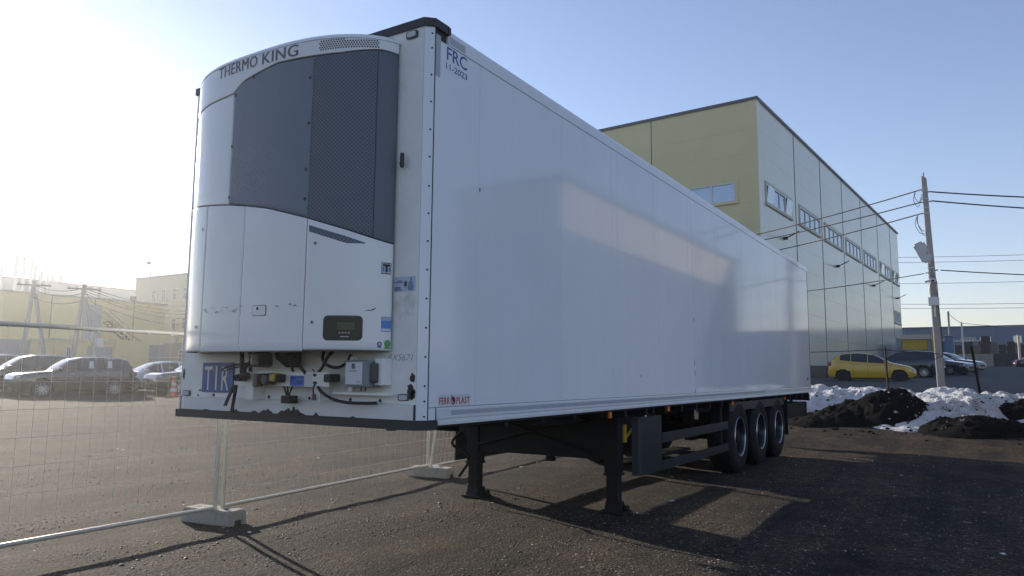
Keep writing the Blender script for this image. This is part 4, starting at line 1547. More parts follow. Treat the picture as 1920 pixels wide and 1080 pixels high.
def make_car(name, label, group, kind, paint, pos, heading, z=None, parts=()):
    c = CARS[kind]
    L_, W_, r = c['L'], c['W'], c['r']
    t = thing(name, label, 'car', group=group, local=True)
    topf = lerp_pts(c['top'])
    beltf = lerp_pts(c['belt'])
    xs_ = sorted(set([round(x, 4) for x in np.linspace(-L_/2, L_/2, 84)]+[p[0] for p in c['top']] + [q for w_ in c['win'] for q in w_]))
    axles = (c['wb']/2, -c['wb']/2)
    ra = r+.055

    def halfw(x):
        e = L_/2-abs(x)
        return W_/2*(1-.30*max(0, 1-e/.75)**2.2)

    def section(x):
        w_ = halfw(x)
        zt, zb = topf(x), beltf(x)
        zt = max(zt, zb+.012)
        gh = zt-zb
        f = min(gh/.40, 1)
        sl_ = c['sill']+.10*max(0, 1-(L_/2-abs(x))/.5)**1.5
        pts = [(w_*.86, sl_), (w_*.955, sl_+.05), (w_*.99, sl_+.18), (w_, sl_+(zb-sl_)*.45), (w_, sl_+(zb-sl_)*.66), (w_*.992, zb-.06), (w_*.965, zb)]
        g1 = [(.93-.055*f, .22), (.895-.075*f, .46), (.85-.075*f, .70), (.79-.055*f, .88), (.66-.0*f, .965), (.36, .995), (0, 1)]
        hood = [(.945, .30), (.90, .50), (.82, .68), (.70, .82), (.52, .92), (.27, .985), (0, 1)]
        for (a, b), (a2, b2) in zip(g1, hood):
            pts.append((w_*(a*f+a2*(1-f)), zb+gh*(b*f+b2*(1-f))))
        return pts
    nv_ = 14
    secs = [section(x) for x in xs_]
    V = {}
    verts = []
    for s_ in (1, -1):
        for i, x in enumerate(xs_):
            for j, (y, z_) in enumerate(secs[i]):
                xx = x
                for ax in axles:      # snap to the wheel-arch circle
                    if j <= 5:
                        d_ = math.hypot(x-ax, z_-r)
                        if abs(d_-ra) < .055 and d_ > 0:
                            xx = ax+(x-ax)*ra/d_
                            z_ = r+(z_-r)*ra/d_
                            break
                V[s_, i, j] = len(verts)
                verts.append((xx, y*s_, z_))
    body, glass = [], {}
    for s_ in (1, -1):
        for i in range(len(xs_)-1):
            xm = (xs_[i]+xs_[i+1])/2
            for j in range(nv_-1):
                q = (V[s_, i, j], V[s_, i+1, j], V[s_, i+1, j+1], V[s_, i, j+1])
                zc = sum(verts[k][2] for k in q)/4
                if j <= 4 and any(math.hypot(xm-ax, zc-r) < ra-.004 for ax in axles):
                    continue
                key = None
                if 6 <= j <= 9:
                    for n_, (a, b) in enumerate(c['win']):
                        if b < xm < a and topf(xm)-beltf(xm) > .22: key = ('side_window', s_, n_)
                if key is None and j >= 9 and c['ws'][1] < xm < c['ws'][0]: key = ('windscreen', 0, 0)
                if key is None and j >= 8 and c['rs'][1] < xm < c['rs'][0]: key = ('rear_window', 0, 0)
                if key: glass.setdefault(key, []).append(q)
                else: body.append(q)
    nX = len(xs_)
    for i in (0, nX-1):
        body.append(tuple([V[1, i, j] for j in range(nv_)]+[V[-1, i, j] for j in range(nv_-2, -1, -1)]))

    def sub(name_, faces, m, **k):
        used = sorted({v for f_ in faces for v in f_})
        mp = {v: n_ for n_, v in enumerate(used)}
        mb = MB()
        mb.v = [verts[v] for v in used]
        mb.f = [tuple(mp[v] for v in f_) for f_ in faces]
        # weld the centre line
        o = mb.build(name_, m, t, smooth=True, sharp=38)
        bm = bmesh.new()
        bm.from_mesh(o.data)
        bmesh.ops.remove_doubles(bm, verts=bm.verts, dist=.0015)
        bmesh.ops.recalc_face_normals(bm, faces=bm.faces)
        bm.to_mesh(o.data)
        bm.free()
        return o
    sub('body', body, paint)
    for key, fs in sorted(glass.items()):
        sub(key[0], fs, 'car_glass')
    # underbody and wheel wells
    MB().box((-L_/2+.25, -W_/2*.80, c['sill']-.05), (L_/2-.25, W_/2*.80, c['sill']+.30)).build('underbody', 'trim_black', t)
    for ax in axles:
        for s_ in (1, -1):
            yw = s_*(W_/2-.115)
            tw = .105
            pr = [(r*.66, -tw), (r*.92, -tw), (r, -tw*.6), (r, tw*.6), (r*.92, tw), (r*.66, tw)]
            wh = MB().lathe(pr, (ax, yw, r), 'y', 28, closed=True).build('wheel', 'tyre', t, smooth=True)
            f_ = s_*tw*.80
            rim = MB().lathe([(r*.66, f_), (r*.63, f_*.95), (r*.61, f_*.55), (r*.60, f_*.2)], (ax, yw, r), 'y', 28)
            for k in range(10):
                a = 2*math.pi*k/10
                ca, sa = math.cos(a), math.sin(a)
                pa, pb = -sa*.018, ca*.018
                ri, ro = .05, r*.63
                rim.add([(ax+ca*ri+pa*1.3, yw+f_*.80, r+sa*ri+pb*1.3), (ax+ca*ro+pa, yw+f_*.92, r+sa*ro+pb), (ax+ca*ro-pa, yw+f_*.92, r+sa*ro-pb), (ax+ca*ri-pa*1.3, yw+f_*.80, r+sa*ri-pb*1.3)], [(0, 1, 2, 3)])
            rim.lathe([(0, f_*.88), (.06, f_*.84), (.065, f_*.6)], (ax, yw, r), 'y', 16)
            rim.build('rim', 'trim_black' if kind == 'hatch' else 'alloy', wh)
            MB().lathe([(0, f_*.1), (r*.64, f_*.1)], (ax, yw, r), 'y', 20).build('brake_disc', 'trim_black', wh)
            # dark wheel well behind the arch
            mb = MB()
            n_ = 18
            vs2 = []
            for k in range(n_+1):
                a = math.pi*k/n_
                x_, z_ = ax+(ra+.004)*math.cos(a), r+(ra+.004)*math.sin(a)
                vs2 += [(x_, s_*(W_/2-.03), z_), (x_, s_*(W_/2-.36), z_)]
            mb.add(vs2, [(2*k, 2*k+1, 2*k+3, 2*k+2) for k in range(n_)])
            mb.add([vs2[2*k+1] for k in range(n_+1)], [tuple(range(n_+1))])
            mb.build('wheel_well', 'trim_black', t)
    # lamps, mirrors, grille, handles
    xf, xr = L_/2, -L_/2
    for s_ in (1, -1):
        w1 = halfw(xf-.22)
        zl_ = beltf(xf-.22)
        MB().bbox((xf-.42, s_*(w1-.30), zl_-.15), (xf-.10, s_*(w1-.015), zl_-.03), .035).build('headlight', 'head_lamp', t, smooth=True)
        w2 = halfw(xr+.15)
        zt_ = beltf(xr+.22)
        MB().bbox((xr+.03, s_*(w2-.22), zt_-.22), (xr+.26, s_*(w2+.012), zt_-.02), .03).build('taillight', 'tail_lamp', t, smooth=True)
        xm = c['win'][0][0]-.02
        wm = halfw(xm)
        zm = beltf(xm)
        MB().bbox((xm-.10, s_*(wm-.01), zm+.02), (xm+.06, s_*(wm+.19), zm+.16), .04).build('mirror', paint, t, smooth=True)
        for n_ in range(2):
            xh = c['win'][n_][1]+.10
            MB().bbox((xh, s_*(W_/2-.004), beltf(xh)-.13), (xh+.19, s_*(W_/2+.022), beltf(xh)-.10), .01).build('door_handle', 'alloy' if 'chrome' in parts else paint, t)
        for n_ in range(3):
            xd = (c['win'][0][0]+.10, c['win'][0][1]-.02, c['win'][1][1]+.10)[n_]
            MB().box((xd-.004, s_*(W_/2*.98), c['sill']+.12), (xd+.004, s_*(W_/2+.0015), beltf(xd)-.06)).build('door_gap', 'trim_black', t)
    MB().bbox((xf-.06, -.42, .42), (xf+.012, .42, .56), .02).build('grille', 'trim_black', t)
    MB().bbox((xf-.10, -.60, .25), (xf-.008, .60, .36), .03).build('lower_grille', 'trim_black', t)
    MB().bbox((xr-.004, -.26, .62), (xr+.05, .26, .74), .01).build('number_plate', 'sign_white', t)
    if 'rails' in parts:
        for s_ in (1, -1):
            MB().tube(smooth_path([(.15, s_*W_*.33, topf(.15)+.0), (0, s_*W_*.335, topf(0)+.035), (-.8, s_*W_*.335, topf(-.8)+.035), (-1.55, s_*W_*.33, topf(-1.55)+.03), (-1.7, s_*W_*.33, topf(-1.7)+.0)]), .018, 6).build('roof_rail', 'alloy', t, smooth=True)
    if 'sheets' in parts:
        for (xa, zz) in [(-.30, 1.20), (-1.02, 1.22)]:
            s_ = 1
            y0, y1 = halfw(xa)*.945, halfw(xa)*.90
            mb = MB()
            mb.prism([(xa, y0+.004, zz-.02), (xa-.20, y0+.004, zz-.02), (xa-.18, y1+.012, zz+.27), (xa-.02, y1+.012, zz+.27)], (0, .002, 0))
            mb.build('price_sheet', 'paper', t)
    t.location = (pos[0], pos[1], terr(*pos) if z is None else z)
    t.rotation_euler = (0, 0, heading)
    return t


H1 = R(172)
hd, pp = Vector((math.cos(H1), math.sin(H1))), Vector((math.sin(H1), -math.cos(H1)))


def off(p, a, b):
    q = Vector(p)+pp*a+hd*b
    return (q.x, q.y)


S1 = (12.75, 28.95)
GL = 'cars parked beyond the mesh fence'
GB = 'cars parked by the beige building'
make_car('parked_car', 'dark grey parked SUV with white price sheets in its side windows, nearest beyond the fence', GL, 'suv', 'paint_dark', S1, H1, parts=('sheets', 'chrome'), z=.38)
make_car('parked_car', 'dark parked SUV just behind the one with price sheets, cut by the left edge', GL, 'suv', 'paint_dark', off(S1, 2.8, .9), H1)
make_car('parked_car', 'third dark parked SUV of the row at the left edge, mostly hidden', GL, 'suv', 'paint_navy', off(S1, 5.6, 1.8), H1)
R1 = (17.9, 27.7)
make_car('parked_car', 'dark parked SUV half hidden by the trailer nose, behind the traffic cone', GL, 'suv', 'paint_dark', R1, H1, parts=('chrome',), z=.42)
make_car('parked_car', 'white parked saloon behind the dark SUV next to the traffic cone', GL, 'sedan', 'paint_white', off(R1, 2.7, .9), H1)
make_car('parked_car', 'dark parked saloon at the back, seen over the tail of the price sheet SUV', GL, 'sedan', 'paint_navy', off(R1, 5.3, 2.6), H1)
make_car('parked_car', 'small yellow hatchback parked side on in the shade beyond the snow bank', GB, 'hatch', 'paint_yellow', (37.0, 1.27), math.atan2(-1, .06), z=1.17)
make_car('parked_car', 'dark blue SUV parked behind the yellow hatchback, its tail to the right', GB, 'suv', 'paint_navy', (48.3, .75), math.atan2(1, .10), parts=('rails',))
make_car('parked_car', 'dark saloon parked between the dark blue SUV and the concrete pole', GB, 'sedan', 'paint_navy', (53.3, -.9), math.atan2(-1, -.45))
make_car('parked_car', 'dark blue saloon behind the concrete pole, its bonnet showing to the right of it', GB, 'sedan', 'paint_navy', (57.6, -1.5), math.atan2(-1, -.45))
make_car('parked_car', 'distant dark estate car standing in sunlight before the stacked pallets', None, 'suv', 'paint_navy', (100, -6.75), math.atan2(-1, .25), z=2.66)
make_car('parked_car', 'distant dark car cut by the right edge of the picture', None, 'sedan', 'paint_dark', (88, -8.9), math.atan2(-1, .2), z=2.30)

# traffic cone
CN = thing('traffic_cone', 'orange and white traffic cone standing beside the parked dark SUV', 'traffic cone', (15.0, 25.3, terr(15, 25.3)))
z0 = terr(15, 25.3)
mb = MB().bbox((14.80, 25.10, z0), (15.20, 25.50, z0+.05), .02)
P(mb, 'base', 'cone_orange', parent=CN)
P(MB().lathe([(.15, .05), (.13, .16), (.125, .20), (.105, .32), (.10, .36), (.082, .48), (.078, .52), (.055, .68), (.045, .74), (0, .74)], (15, 25.3, z0), 'z', 20), 'cone', 'cone_orange', parent=CN, smooth=True)
P(MB().lathe([(.129, .20), (.109, .33)], (15, 25.3, z0), 'z', 20), 'stripe', 'sign_white', parent=CN, smooth=True)
P(MB().lathe([(.092, .45), (.074, .57)], (15, 25.3, z0), 'z', 20), 'stripe', 'sign_white', parent=CN, smooth=True)
P(MB().lathe([(.0, .84), (.06, .80), (.075, .74), (.04, .70)], (15, 25.3, z0), 'z', 14), 'cap', 'cone_orange', parent=CN, smooth=True)


# ------------------------------------------------------------------ beige warehouse on the right
def frame_of(origin, ang):
    o = Vector(origin)
    a = Vector((math.cos(ang), math.sin(ang), 0))
    b = Vector((-math.sin(ang), math.cos(ang), 0))
    return lambda u, v, z: o+a*u+b*v+Vector((0, 0, z))


def obox(Fm, u0, u1, v0, v1, z0, z1, mb=None):
    mb = mb or MB()
    if u0 > u1: u0, u1 = u1, u0
    if v0 > v1: v0, v1 = v1, v0
    mb.add([Fm(u0, v0, z0), Fm(u1, v0, z0), Fm(u1, v1, z0), Fm(u0, v1, z0), Fm(u0, v0, z1), Fm(u1, v0, z1), Fm(u1, v1, z1), Fm(u0, v1, z1)],
           [(0, 3, 2, 1), (4, 5, 6, 7), (0, 1, 5, 4), (1, 2, 6, 5), (2, 3, 7, 6), (3, 0, 4, 7)])
    return mb


BW = thing('warehouse', 'tall beige panel warehouse with a row of high windows, behind the trailer', 'building', (39.88, 7.11, 0))
FB0 = frame_of((39.88, 7.11, 0), R(-3.96))
WK = 1.2222                                   # metres per drawing unit of the warehouse plan


def FB(u, v, z):
    return FB0(u*WK, v*WK, (z-1.466)*WK+1.466)


BTOP, BLEN, BDEP = 14.94, 41.9, 36.4  # unseen depth set for the shadow it throws across the snow bank
P(obox(FB, .06, BLEN-.06, .06, BDEP, 0, BTOP-.05), 'inner_wall', 'wall_joint', parent=BW)
us = [0, 6.45, 12.29, 18.3, 24.6, 31.3, 37.5, BLEN]
zrow = [0.2, 1.31, 2.53, 3.75, 4.97, 6.19, 7.41, 8.63, 9.85, 11.07, 12.29, 13.51, BTOP]


def ubox(u0, u1, v0, v1, z0, z1, name, m, parent=None):
    return P(obox(FB, u0, u1, v0, v1, z0, z1), name, m, parent=parent or BW)


def window_u(u0, u1, z0, z1, n_, opened=()):
    """window in the long wall (plane v = 0), panes as sub-parts"""
    fr = MB()
    t_ = .07
    obox(FB, u0, u1, -.05, .05, z0, z0+t_, fr)
    obox(FB, u0, u1, -.05, .05, z1-t_, z1, fr)
    for k in range(n_+1):
        c = u0+(u1-u0-t_)*k/n_
        obox(FB, c, c+t_, -.045, .045, z0+t_, z1-t_, fr)
    w_ = P(fr, 'window', 'window_frame', parent=BW)
    for k in range(n_):
        a = u0+(u1-u0-t_)*k/n_+t_
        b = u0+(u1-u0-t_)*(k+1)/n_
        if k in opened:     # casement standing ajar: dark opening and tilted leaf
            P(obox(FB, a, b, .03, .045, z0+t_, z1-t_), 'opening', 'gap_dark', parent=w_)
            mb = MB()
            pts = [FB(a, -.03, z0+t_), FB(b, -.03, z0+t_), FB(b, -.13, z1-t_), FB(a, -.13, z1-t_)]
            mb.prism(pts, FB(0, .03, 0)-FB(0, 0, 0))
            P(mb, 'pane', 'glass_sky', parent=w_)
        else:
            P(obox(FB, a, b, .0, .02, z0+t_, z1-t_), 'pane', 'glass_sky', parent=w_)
    rv_ = MB()
    obox(FB, u0-.13, u1+.13, -.03, .04, z1, z1+.13, rv_)
    obox(FB, u0-.13, u1+.13, -.08, .04, z0-.13, z0, rv_)
    obox(FB, u0-.13, u0, -.03, .04, z0, z1, rv_)
    obox(FB, u1, u1+.13, -.03, .04, z0, z1, rv_)
    P(rv_, 'window_surround', 'window_reveal', parent=w_)


for i in range(7):
    a, b = us[i]+.03, us[i+1]-.03
    last = i == 6
    for k in range(len(zrow)-1):
        z0, z1 = zrow[k]+.0025, zrow[k+1]-.0025
        if k == 8:
            wa, wb = a+1.05 if i == 0 else a+.72, min(b-.55, a+5.5)
            if last: wa, wb = a+.6, b-.5
            ubox(a, wa-.131, -.0, .058, z0, z1, 'wall_panel', 'wall_pale')
            ubox(wb+.131, b, -.0, .058, z0, z1, 'wall_panel', 'wall_pale')
            window_u(wa, wb, 9.98, 10.95, 4, (0, 3) if i in (0, 6) else ((0,) if i == 5 else ()))
        elif last and k == 5:
            ubox(a, a+.45, 0, .058, z0, z1, 'wall_panel', 'wall_pale')
            ubox(b-.55, b, 0, .058, z0, z1, 'wall_panel', 'wall_pale')
            window_u(a+.60, b-.70, 6.33, 7.28, 4)
        elif last and k <= 3 and zrow[k] > 1.5:
            ubox(a, a+.55, 0, .058, z0, z1, 'wall_panel', 'wall_pale')
            ubox(b-.55, b, 0, .058, z0, z1, 'wall_panel', 'wall_pale')
        else:
            ubox(a, b, 0, .058, z0, z1, 'wall_panel', 'wall_pale')
for u in us[1:-1]:
    ubox(u-.055, u+.055, -.012, .03, .2, BTOP-.01, 'seam_strip', 'wall_joint')
ubox(us[6]+.65, BLEN-.65, .02, .05, 2.0, 4.96, 'gate', 'door_blue')
# short wall facing the yard
vs_front = [0, 5.6, 11.4, 17.2, 23.0, 29.6, BDEP]
for i in range(6):
    a, b = vs_front[i]+.03, vs_front[i+1]-.03
    for k in range(len(zrow)-1):
        z0, z1 = zrow[k]+.0025, zrow[k+1]-.0025
        if k == 8:
            wa, wb = a+1.12, b-.9
            P(obox(FB, -.0, .058, a, wa-.131, z0, z1), 'wall_panel', 'wall_cream', parent=BW)
            P(obox(FB, -.0, .058, wb+.131, b, z0, z1), 'wall_panel', 'wall_cream', parent=BW)
            fr = MB()
            t_ = .07
            obox(FB, -.05, .05, wa, wb, 9.98, 10.05, fr)
            obox(FB, -.05, .05, wa, wb, 10.88, 10.95, fr)
            nn = 3
            for q in range(nn+1):
                c = wa+(wb-wa-t_)*q/nn
                obox(FB, -.045, .045, c, c+t_, 10.05, 10.88, fr)
            w_ = P(fr, 'window', 'window_frame', parent=BW)
            for q in range(nn):
                P(obox(FB, 0, .02, wa+(wb-wa-t_)*q/nn+t_, wa+(wb-wa-t_)*(q+1)/nn, 10.05, 10.88), 'pane', 'glass_sky', parent=w_)
            rv_ = MB()
            obox(FB, -.03, .04, wa-.13, wb+.13, 10.95, 11.06, rv_)
            obox(FB, -.08, .04, wa-.13, wb+.13, 9.86, 9.98, rv_)
            obox(FB, -.03, .04, wa-.13, wa, 9.98, 10.95, rv_)
            obox(FB, -.03, .04, wb, wb+.13, 9.98, 10.95, rv_)
            P(rv_, 'window_surround', 'wall_cream', parent=w_)
        else:
            P(obox(FB, 0, .058, a, b, z0, z1), 'wall_panel', 'wall_cream', parent=BW)
ubox(-.03, .40, -.028, -.001, .2, BTOP, 'corner_trim', 'wall_pale')
P(obox(FB, -.028, -.001, .0, .40, .2, BTOP), 'corner_trim', 'wall_cream', parent=BW)
P(obox(FB, -.08, BLEN+.08, -.08, BDEP+.08, BTOP+.001, BTOP+.14), 'roof_edge', 'roof_trim', parent=BW)
for u in (3.9, 15.8, 28.2, 39.6):
    z = 8.62
    m_ = MB()
    obox(FB, u-.10, u+.10, -.20, -.002, z-.07, z+.07, m_)
    m_.tube([FB(u, -.15, z+.02), FB(u, -.45, z+.14), FB(u, -.80, z+.30)], .04, 6)
    P(m_, 'wall_lamp', 'post_steel', parent=BW)

# ------------------------------------------------------------------ neighbouring building right of the frame, mirrored in the trailer side
NB = thing('low_building', 'low cream building with grey lower cladding, coloured darker for shade, opposite the trailer, mirrored in its side', 'building', (19.5, -5, 0))
P(MB().box((11.2, -8, 0), (26.4, -5.0, 4.85)), 'shaded_cladding', 'neighbour_slate_shaded', parent=NB)  # slate cladding, darkened in colour to stand for shade
P(MB().box((11.2, -8, 4.86), (26.4, -4.99, 6.04)), 'upper_wall', 'neighbour_cream', parent=NB)
P(MB().box((25.2, -4.985, 3.0), (26.42, -4.95, 4.85)), 'sunlit_end_strip', 'neighbour_cream', parent=NB)  # cream strip painted where sunlight reaches further down the wall
P(MB().box((11.15, -8.1, 6.05), (26.5, -4.9, 6.17)), 'roof_edge', 'roof_trim', parent=NB)

# ------------------------------------------------------------------ concrete pole with lamp, camera and cables
PB, PTp = Vector((26.58, -2.06, .70)), Vector((26.58, -1.875, 8.76))


def pole_pt(z, dx=0, dy=0):
    k = (z-PB.z)/(PTp.z-PB.z)
    p = PB.lerp(PTp, k)
    return Vector((p.x+dx, p.y+dy, z))


UP = thing('utility_pole', 'grey concrete utility pole leaning left behind the snow bank, with lamp and camera', 'utility pole', tuple(PB))
mb = MB()
vs_ = []
for z, hx, hy in [(.6, .11, .135), (4.5, .095, .115), (8.70, .08, .085), (8.78, .07, .07)]:
    c = pole_pt(z)
    for (sx, sy) in [(-1, -.8), (-1, .8), (-.7, 1), (.7, 1), (1, .8), (1, -.8), (.7, -1), (-.7, -1)]:
        vs_.append((c.x+sx*hx, c.y+sy*hy, z+(.05*sy if z > 8.7 else 0)))
mb.add(vs_, [(r*8+i, r*8+(i+1) % 8, (r+1)*8+(i+1) % 8, (r+1)*8+i) for r in range(3) for i in range(8)]+[tuple(range(24, 32))])
P(mb, 'shaft', 'pole_concrete', parent=UP)
P(MB().tube([pole_pt(8.75), pole_pt(8.95)], .015, 6), 'lightning_pin', 'post_steel', parent=UP)
for z in (8.35, 8.25, 7.95, 7.62, 7.42, 5.40, 5.25, 5.05):
    mb = MB()
    c = pole_pt(z)
    k = (z-.7)/8
    hx, hy = .118-.03*k, .142-.045*k
    obox(lambda u, v, zz: Vector((c.x+u, c.y+v, zz)), -hx, hx, -hy, hy, z-.012, z+.012, mb)
    P(mb, 'steel_band', 'steel', parent=UP)
for z, s_ in [(8.30, 1), (7.84, 1), (7.42, 1), (8.20, -1), (7.84, -1), (5.22, 1), (5.30, -1)]:
    c = pole_pt(z)
    P(MB().tube([(c.x, c.y+s_*.08, z), (c.x-.02, c.y+s_*.20, z+.01)], [.02, .03], 6), 'cable_anchor', 'steel', parent=UP)
# street lamp head on a short arm, tilted down
c = pole_pt(5.90)
P(MB().tube([pole_pt(5.45, -.06), (c.x-.30, c.y+.02, 5.72), (c.x-.55, c.y+.10, 5.95)], .024, 8), 'lamp_arm', 'lamp_grey', parent=UP, smooth=True)
lx = Vector((-.18, .40, .90)).normalized()           # long axis of the head, tipped up to the left
lz = Vector((.90, .18, .32))
lz = (lz-lx*lz.dot(lx)).normalized()                 # back of the head; the lens looks down at the yard
ly = lz.cross(lx)
Ml = Matrix(((lx.x, ly.x, lz.x, c.x-.42), (lx.y, ly.y, lz.y, c.y+.20), (lx.z, ly.z, lz.z, 5.93), (0, 0, 0, 1)))
bm = bmesh.new()
bmesh.ops.create_cube(bm, size=1)
for v in bm.verts: v.co = Vector((v.co.x*.78, v.co.y*.38, v.co.z*.09))
bmesh.ops.bevel(bm, geom=[e for e in bm.edges if abs((e.verts[0].co-e.verts[1].co).z) > .05], offset=.07, segments=4, affect='EDGES')
P(MB().bm(bm, Ml), 'lamp_head', 'lamp_grey', parent=UP)
bm = bmesh.new()
bmesh.ops.create_cube(bm, size=1)
for v in bm.verts: v.co = Vector((v.co.x*.70, v.co.y*.32, v.co.z*.012-.050))
bmesh.ops.bevel(bm, geom=[e for e in bm.edges if abs((e.verts[0].co-e.verts[1].co).z) > .005], offset=.06, segments=4, affect='EDGES')
P(MB().bm(bm, Ml), 'lamp_glass', 'lamp_lens', parent=UP)
c = pole_pt(4.92)
P(MB().bbox((c.x-.22, c.y-.11, 4.86), (c.x-.10, c.y+.11, 4.99), .03).tube([(c.x-.2, c.y+.06, 4.92), (c.x-.30, c.y+.20, 4.87)], [.045, .035], 10), 'camera_housing', 'box_white', parent=UP, smooth=True)
P(MB().tube([(c.x-.30, c.y+.20, 4.87), (c.x-.315, c.y+.215, 4.866)], .028, 8).bbox((c.x-.235, c.y-.06, 4.88), (c.x-.215, c.y+.02, 4.94), .004), 'camera_lens', 'gap_dark', parent=UP)
c = pole_pt(4.16)
P(MB().bbox((c.x-.26, c.y-.16, 4.02), (c.x-.10, c.y+.18, 4.32), .015), 'junction_box', 'box_white', parent=UP)
P(MB().bbox((c.x-.15, c.y-.04, 3.62), (c.x-.10, c.y+.01, 4.015), .01), 'cable_trunking', 'box_white', parent=UP)
P(MB().tube(smooth_path([pole_pt(4.86, -.13, .06), pole_pt(4.6, -.15, .12), pole_pt(4.34, -.15, .10)]), .012, 6), 'camera_lead', 'sticker_white', parent=UP)
P(MB().tube(smooth_path([pole_pt(5.3, -.13, -.02), pole_pt(5.1, -.14, .05), pole_pt(4.95, -.14, -.12), pole_pt(4.0, -.12, -.13), pole_pt(2.4, -.11, -.14), pole_pt(2.2, -.13, 0), pole_pt(2.1, -.10, .14)]), .012, 6), 'down_lead', 'cable_black', parent=UP)
for (dy, dz, z) in [(.22, -.45, 8.30), (.26, -.55, 8.22), (.20, -.60, 7.40), (.27, -.68, 7.38), (.17, -.72, 7.36)]:
    c = pole_pt(z)
    P(MB().tube(smooth_path([(c.x-.05, c.y+.30, z-.02), (c.x-.08, c.y+dy+.12, z+dz*.5), (c.x-.06, c.y+dy-.02, z+dz), (c.x-.05, c.y+.10, z+dz*.35 if z > 8 else z+dz*1.05)]), .010, 5), 'cable_tail', 'cable_black', parent=UP)


UPS = .8634
UP.location = (22.44, -2.19, .805)
UP.scale = (UPS, UPS, UPS)


def pole_at(z, dx=0, dy=0):
    return Vector((22.44, -2.19, .805))+(pole_pt(z, dx, dy)-PB)*UPS


def cable(p0, p1, sag, r, label, group=None, m='cable_black', n_=22, seg=6):
    p0, p1 = Vector(p0), Vector(p1)
    pts = [p0.lerp(p1, i/n_)-Vector((0, 0, sag*4*(i/n_)*(1-i/n_))) for i in range(n_+1)]
    o = MB().tube(pts, r, seg).build('overhead_cable', m, smooth=True)
    tag(o, label, 'cable', group)
    return o


cable(pole_at(8.30, 0, .2), (41.0, 19.0, 9.3), .55, .019, 'black overhead cable leaving the concrete pole to the left, topmost of three')
cable(pole_at(7.84, 0, .2), (41.0, 18.8, 9.15), .50, .019, 'black overhead cable leaving the concrete pole to the left, middle of three')
cable(pole_at(7.42, 0, .2), (41.5, 17.0, 8.45), .50, .019, 'black overhead cable leaving the concrete pole to the left, lowest of three')
cable(pole_at(5.21, 0, .25), (38.5, 12.4, 6.0), .28, .015, 'thin black cable from the pole passing behind the rear end of the trailer')
cable(pole_at(8.20, 0, -.2), (28.4, -13.0, 7.15), .22, .022, 'upper black overhead cable running from the concrete pole to the right edge')
cable(pole_at(7.86, 0, -.2), (28.4, -13.0, 6.50), .19, .022, 'lower of the two thick black cables running right from the pole top')
cable(pole_at(5.30, 0, -.28), (28.4, -12.6, 4.65), .16, .017, 'black cable running right from the clamp beside the lamp arm')
for k, (za, zb_) in enumerate([(24.5, 23.1), (23.5, 22.2), (19.3, 18.9), (15.4, 15.2), (14.6, 14.5)]):
    cable((150, 25, za+.6), (150, -45, zb_-1.0), .8, .045, 'thin distant power line across the sky at right, %s from the top' % ['first', 'second', 'third', 'fourth', 'fifth'][k], 'distant power lines', m='lamp_grey')

# dark steel posts and wire along the top of the bank
def steel_post(p0, p1, label):
    mb = MB()
    p0, p1 = Vector(p0), Vector(p1)
    mb.tube([p0, p1], .035, 4)
    tag(mb.build('steel_post', 'post_steel'), label, 'post', 'steel posts on the snow bank')


steel_post((22.2, -.74, .50), (22.2, -.70, 2.40), 'dark upright steel post standing in front of the yellow hatchback')
steel_post((23.1, -3.22, .5), (22.9, -3.02, 2.42), 'dark steel post leaning left, right of the concrete pole')
cable((20.5, 3.9, 2.24), (22.2, -.70, 2.33), .05, .012, 'thin dark wire strung from behind the trailer to the upright steel post')
cable((22.2, -.70, 2.33), pole_at(2.30, -.12, 0), .02, .012, 'thin dark wire strung between the steel post and the concrete pole')


# ------------------------------------------------------------------ left background: yellow works building
def wall_window(t, ax, c, a0, a1, z0, z1, out, n_=1, m='glass', transom=True):
    """window on an axis-aligned wall. ax 'x': wall plane x=c spanning y; ax 'y': plane y=c spanning x; out: outward sign"""
    def bx_(mb, p0, p1, q0, q1, d0, d1):
        if ax == 'y': mb.box((p0, c+out*d0, q0), (p1, c+out*d1, q1))
        else: mb.box((c+out*d0, p0, q0), (c+out*d1, p1, q1))
        return mb
    lo, hi = min(a0, a1), max(a0, a1)
    f = .07
    fr = MB()
    bx_(fr, lo, hi, z0, z0+f, .002, .06)
    bx_(fr, lo, hi, z1-f, z1, .002, .06)
    for k in range(n_+1):
        p = lo+(hi-lo-f)*k/n_
        bx_(fr, p, p+f, z0+f, z1-f, .002, .058)
    if transom: bx_(fr, lo, hi, z0+(z1-z0)*.66, z0+(z1-z0)*.66+f, .002, .059)
    w_ = P(fr, 'window', 'window_frame', parent=t)
    for k in range(n_):
        p = lo+(hi-lo-f)*k/n_
        P(bx_(MB(), p+f, p+(hi-lo-f)/n_, z0+f, z1-f, .001, .02), 'pane', m, parent=w_)
    return w_


YB = thing('works_building', 'long low yellow works building with a grey lower band, behind the parked cars', 'building', (29.5, 60, 0))
P(MB().box((22.75, 58.9, 0), (36.0, 80, 7.42)), 'wall', 'left_yellow', parent=YB)
P(MB().box((22.70, 58.80, 0), (36.05, 58.895, 3.78)), 'lower_band', 'left_band', parent=YB)
P(MB().box((22.65, 58.75, 7.42), (36.1, 80.1, 7.52)), 'roof_edge', 'left_grey', parent=YB)
for x in (26.2, 29.6, 33.0):
    P(MB().box((x, 58.86, 3.80), (x+.05, 58.898, 7.40)), 'panel_joint', 'wall_joint', parent=YB)
P(MB().box((28.7, 58.80, 3.9), (30.2, 58.897, 6.9)), 'grey_panel', 'left_grey', parent=YB)
AN = thing('annex', 'small pale yellow annex with a grey gate in front of the works building', 'building', (28.5, 56, 0))
P(MB().box((24.85, 55.0, 0), (29.2, 58.78, 3.72)), 'wall', 'left_yellow', parent=AN)
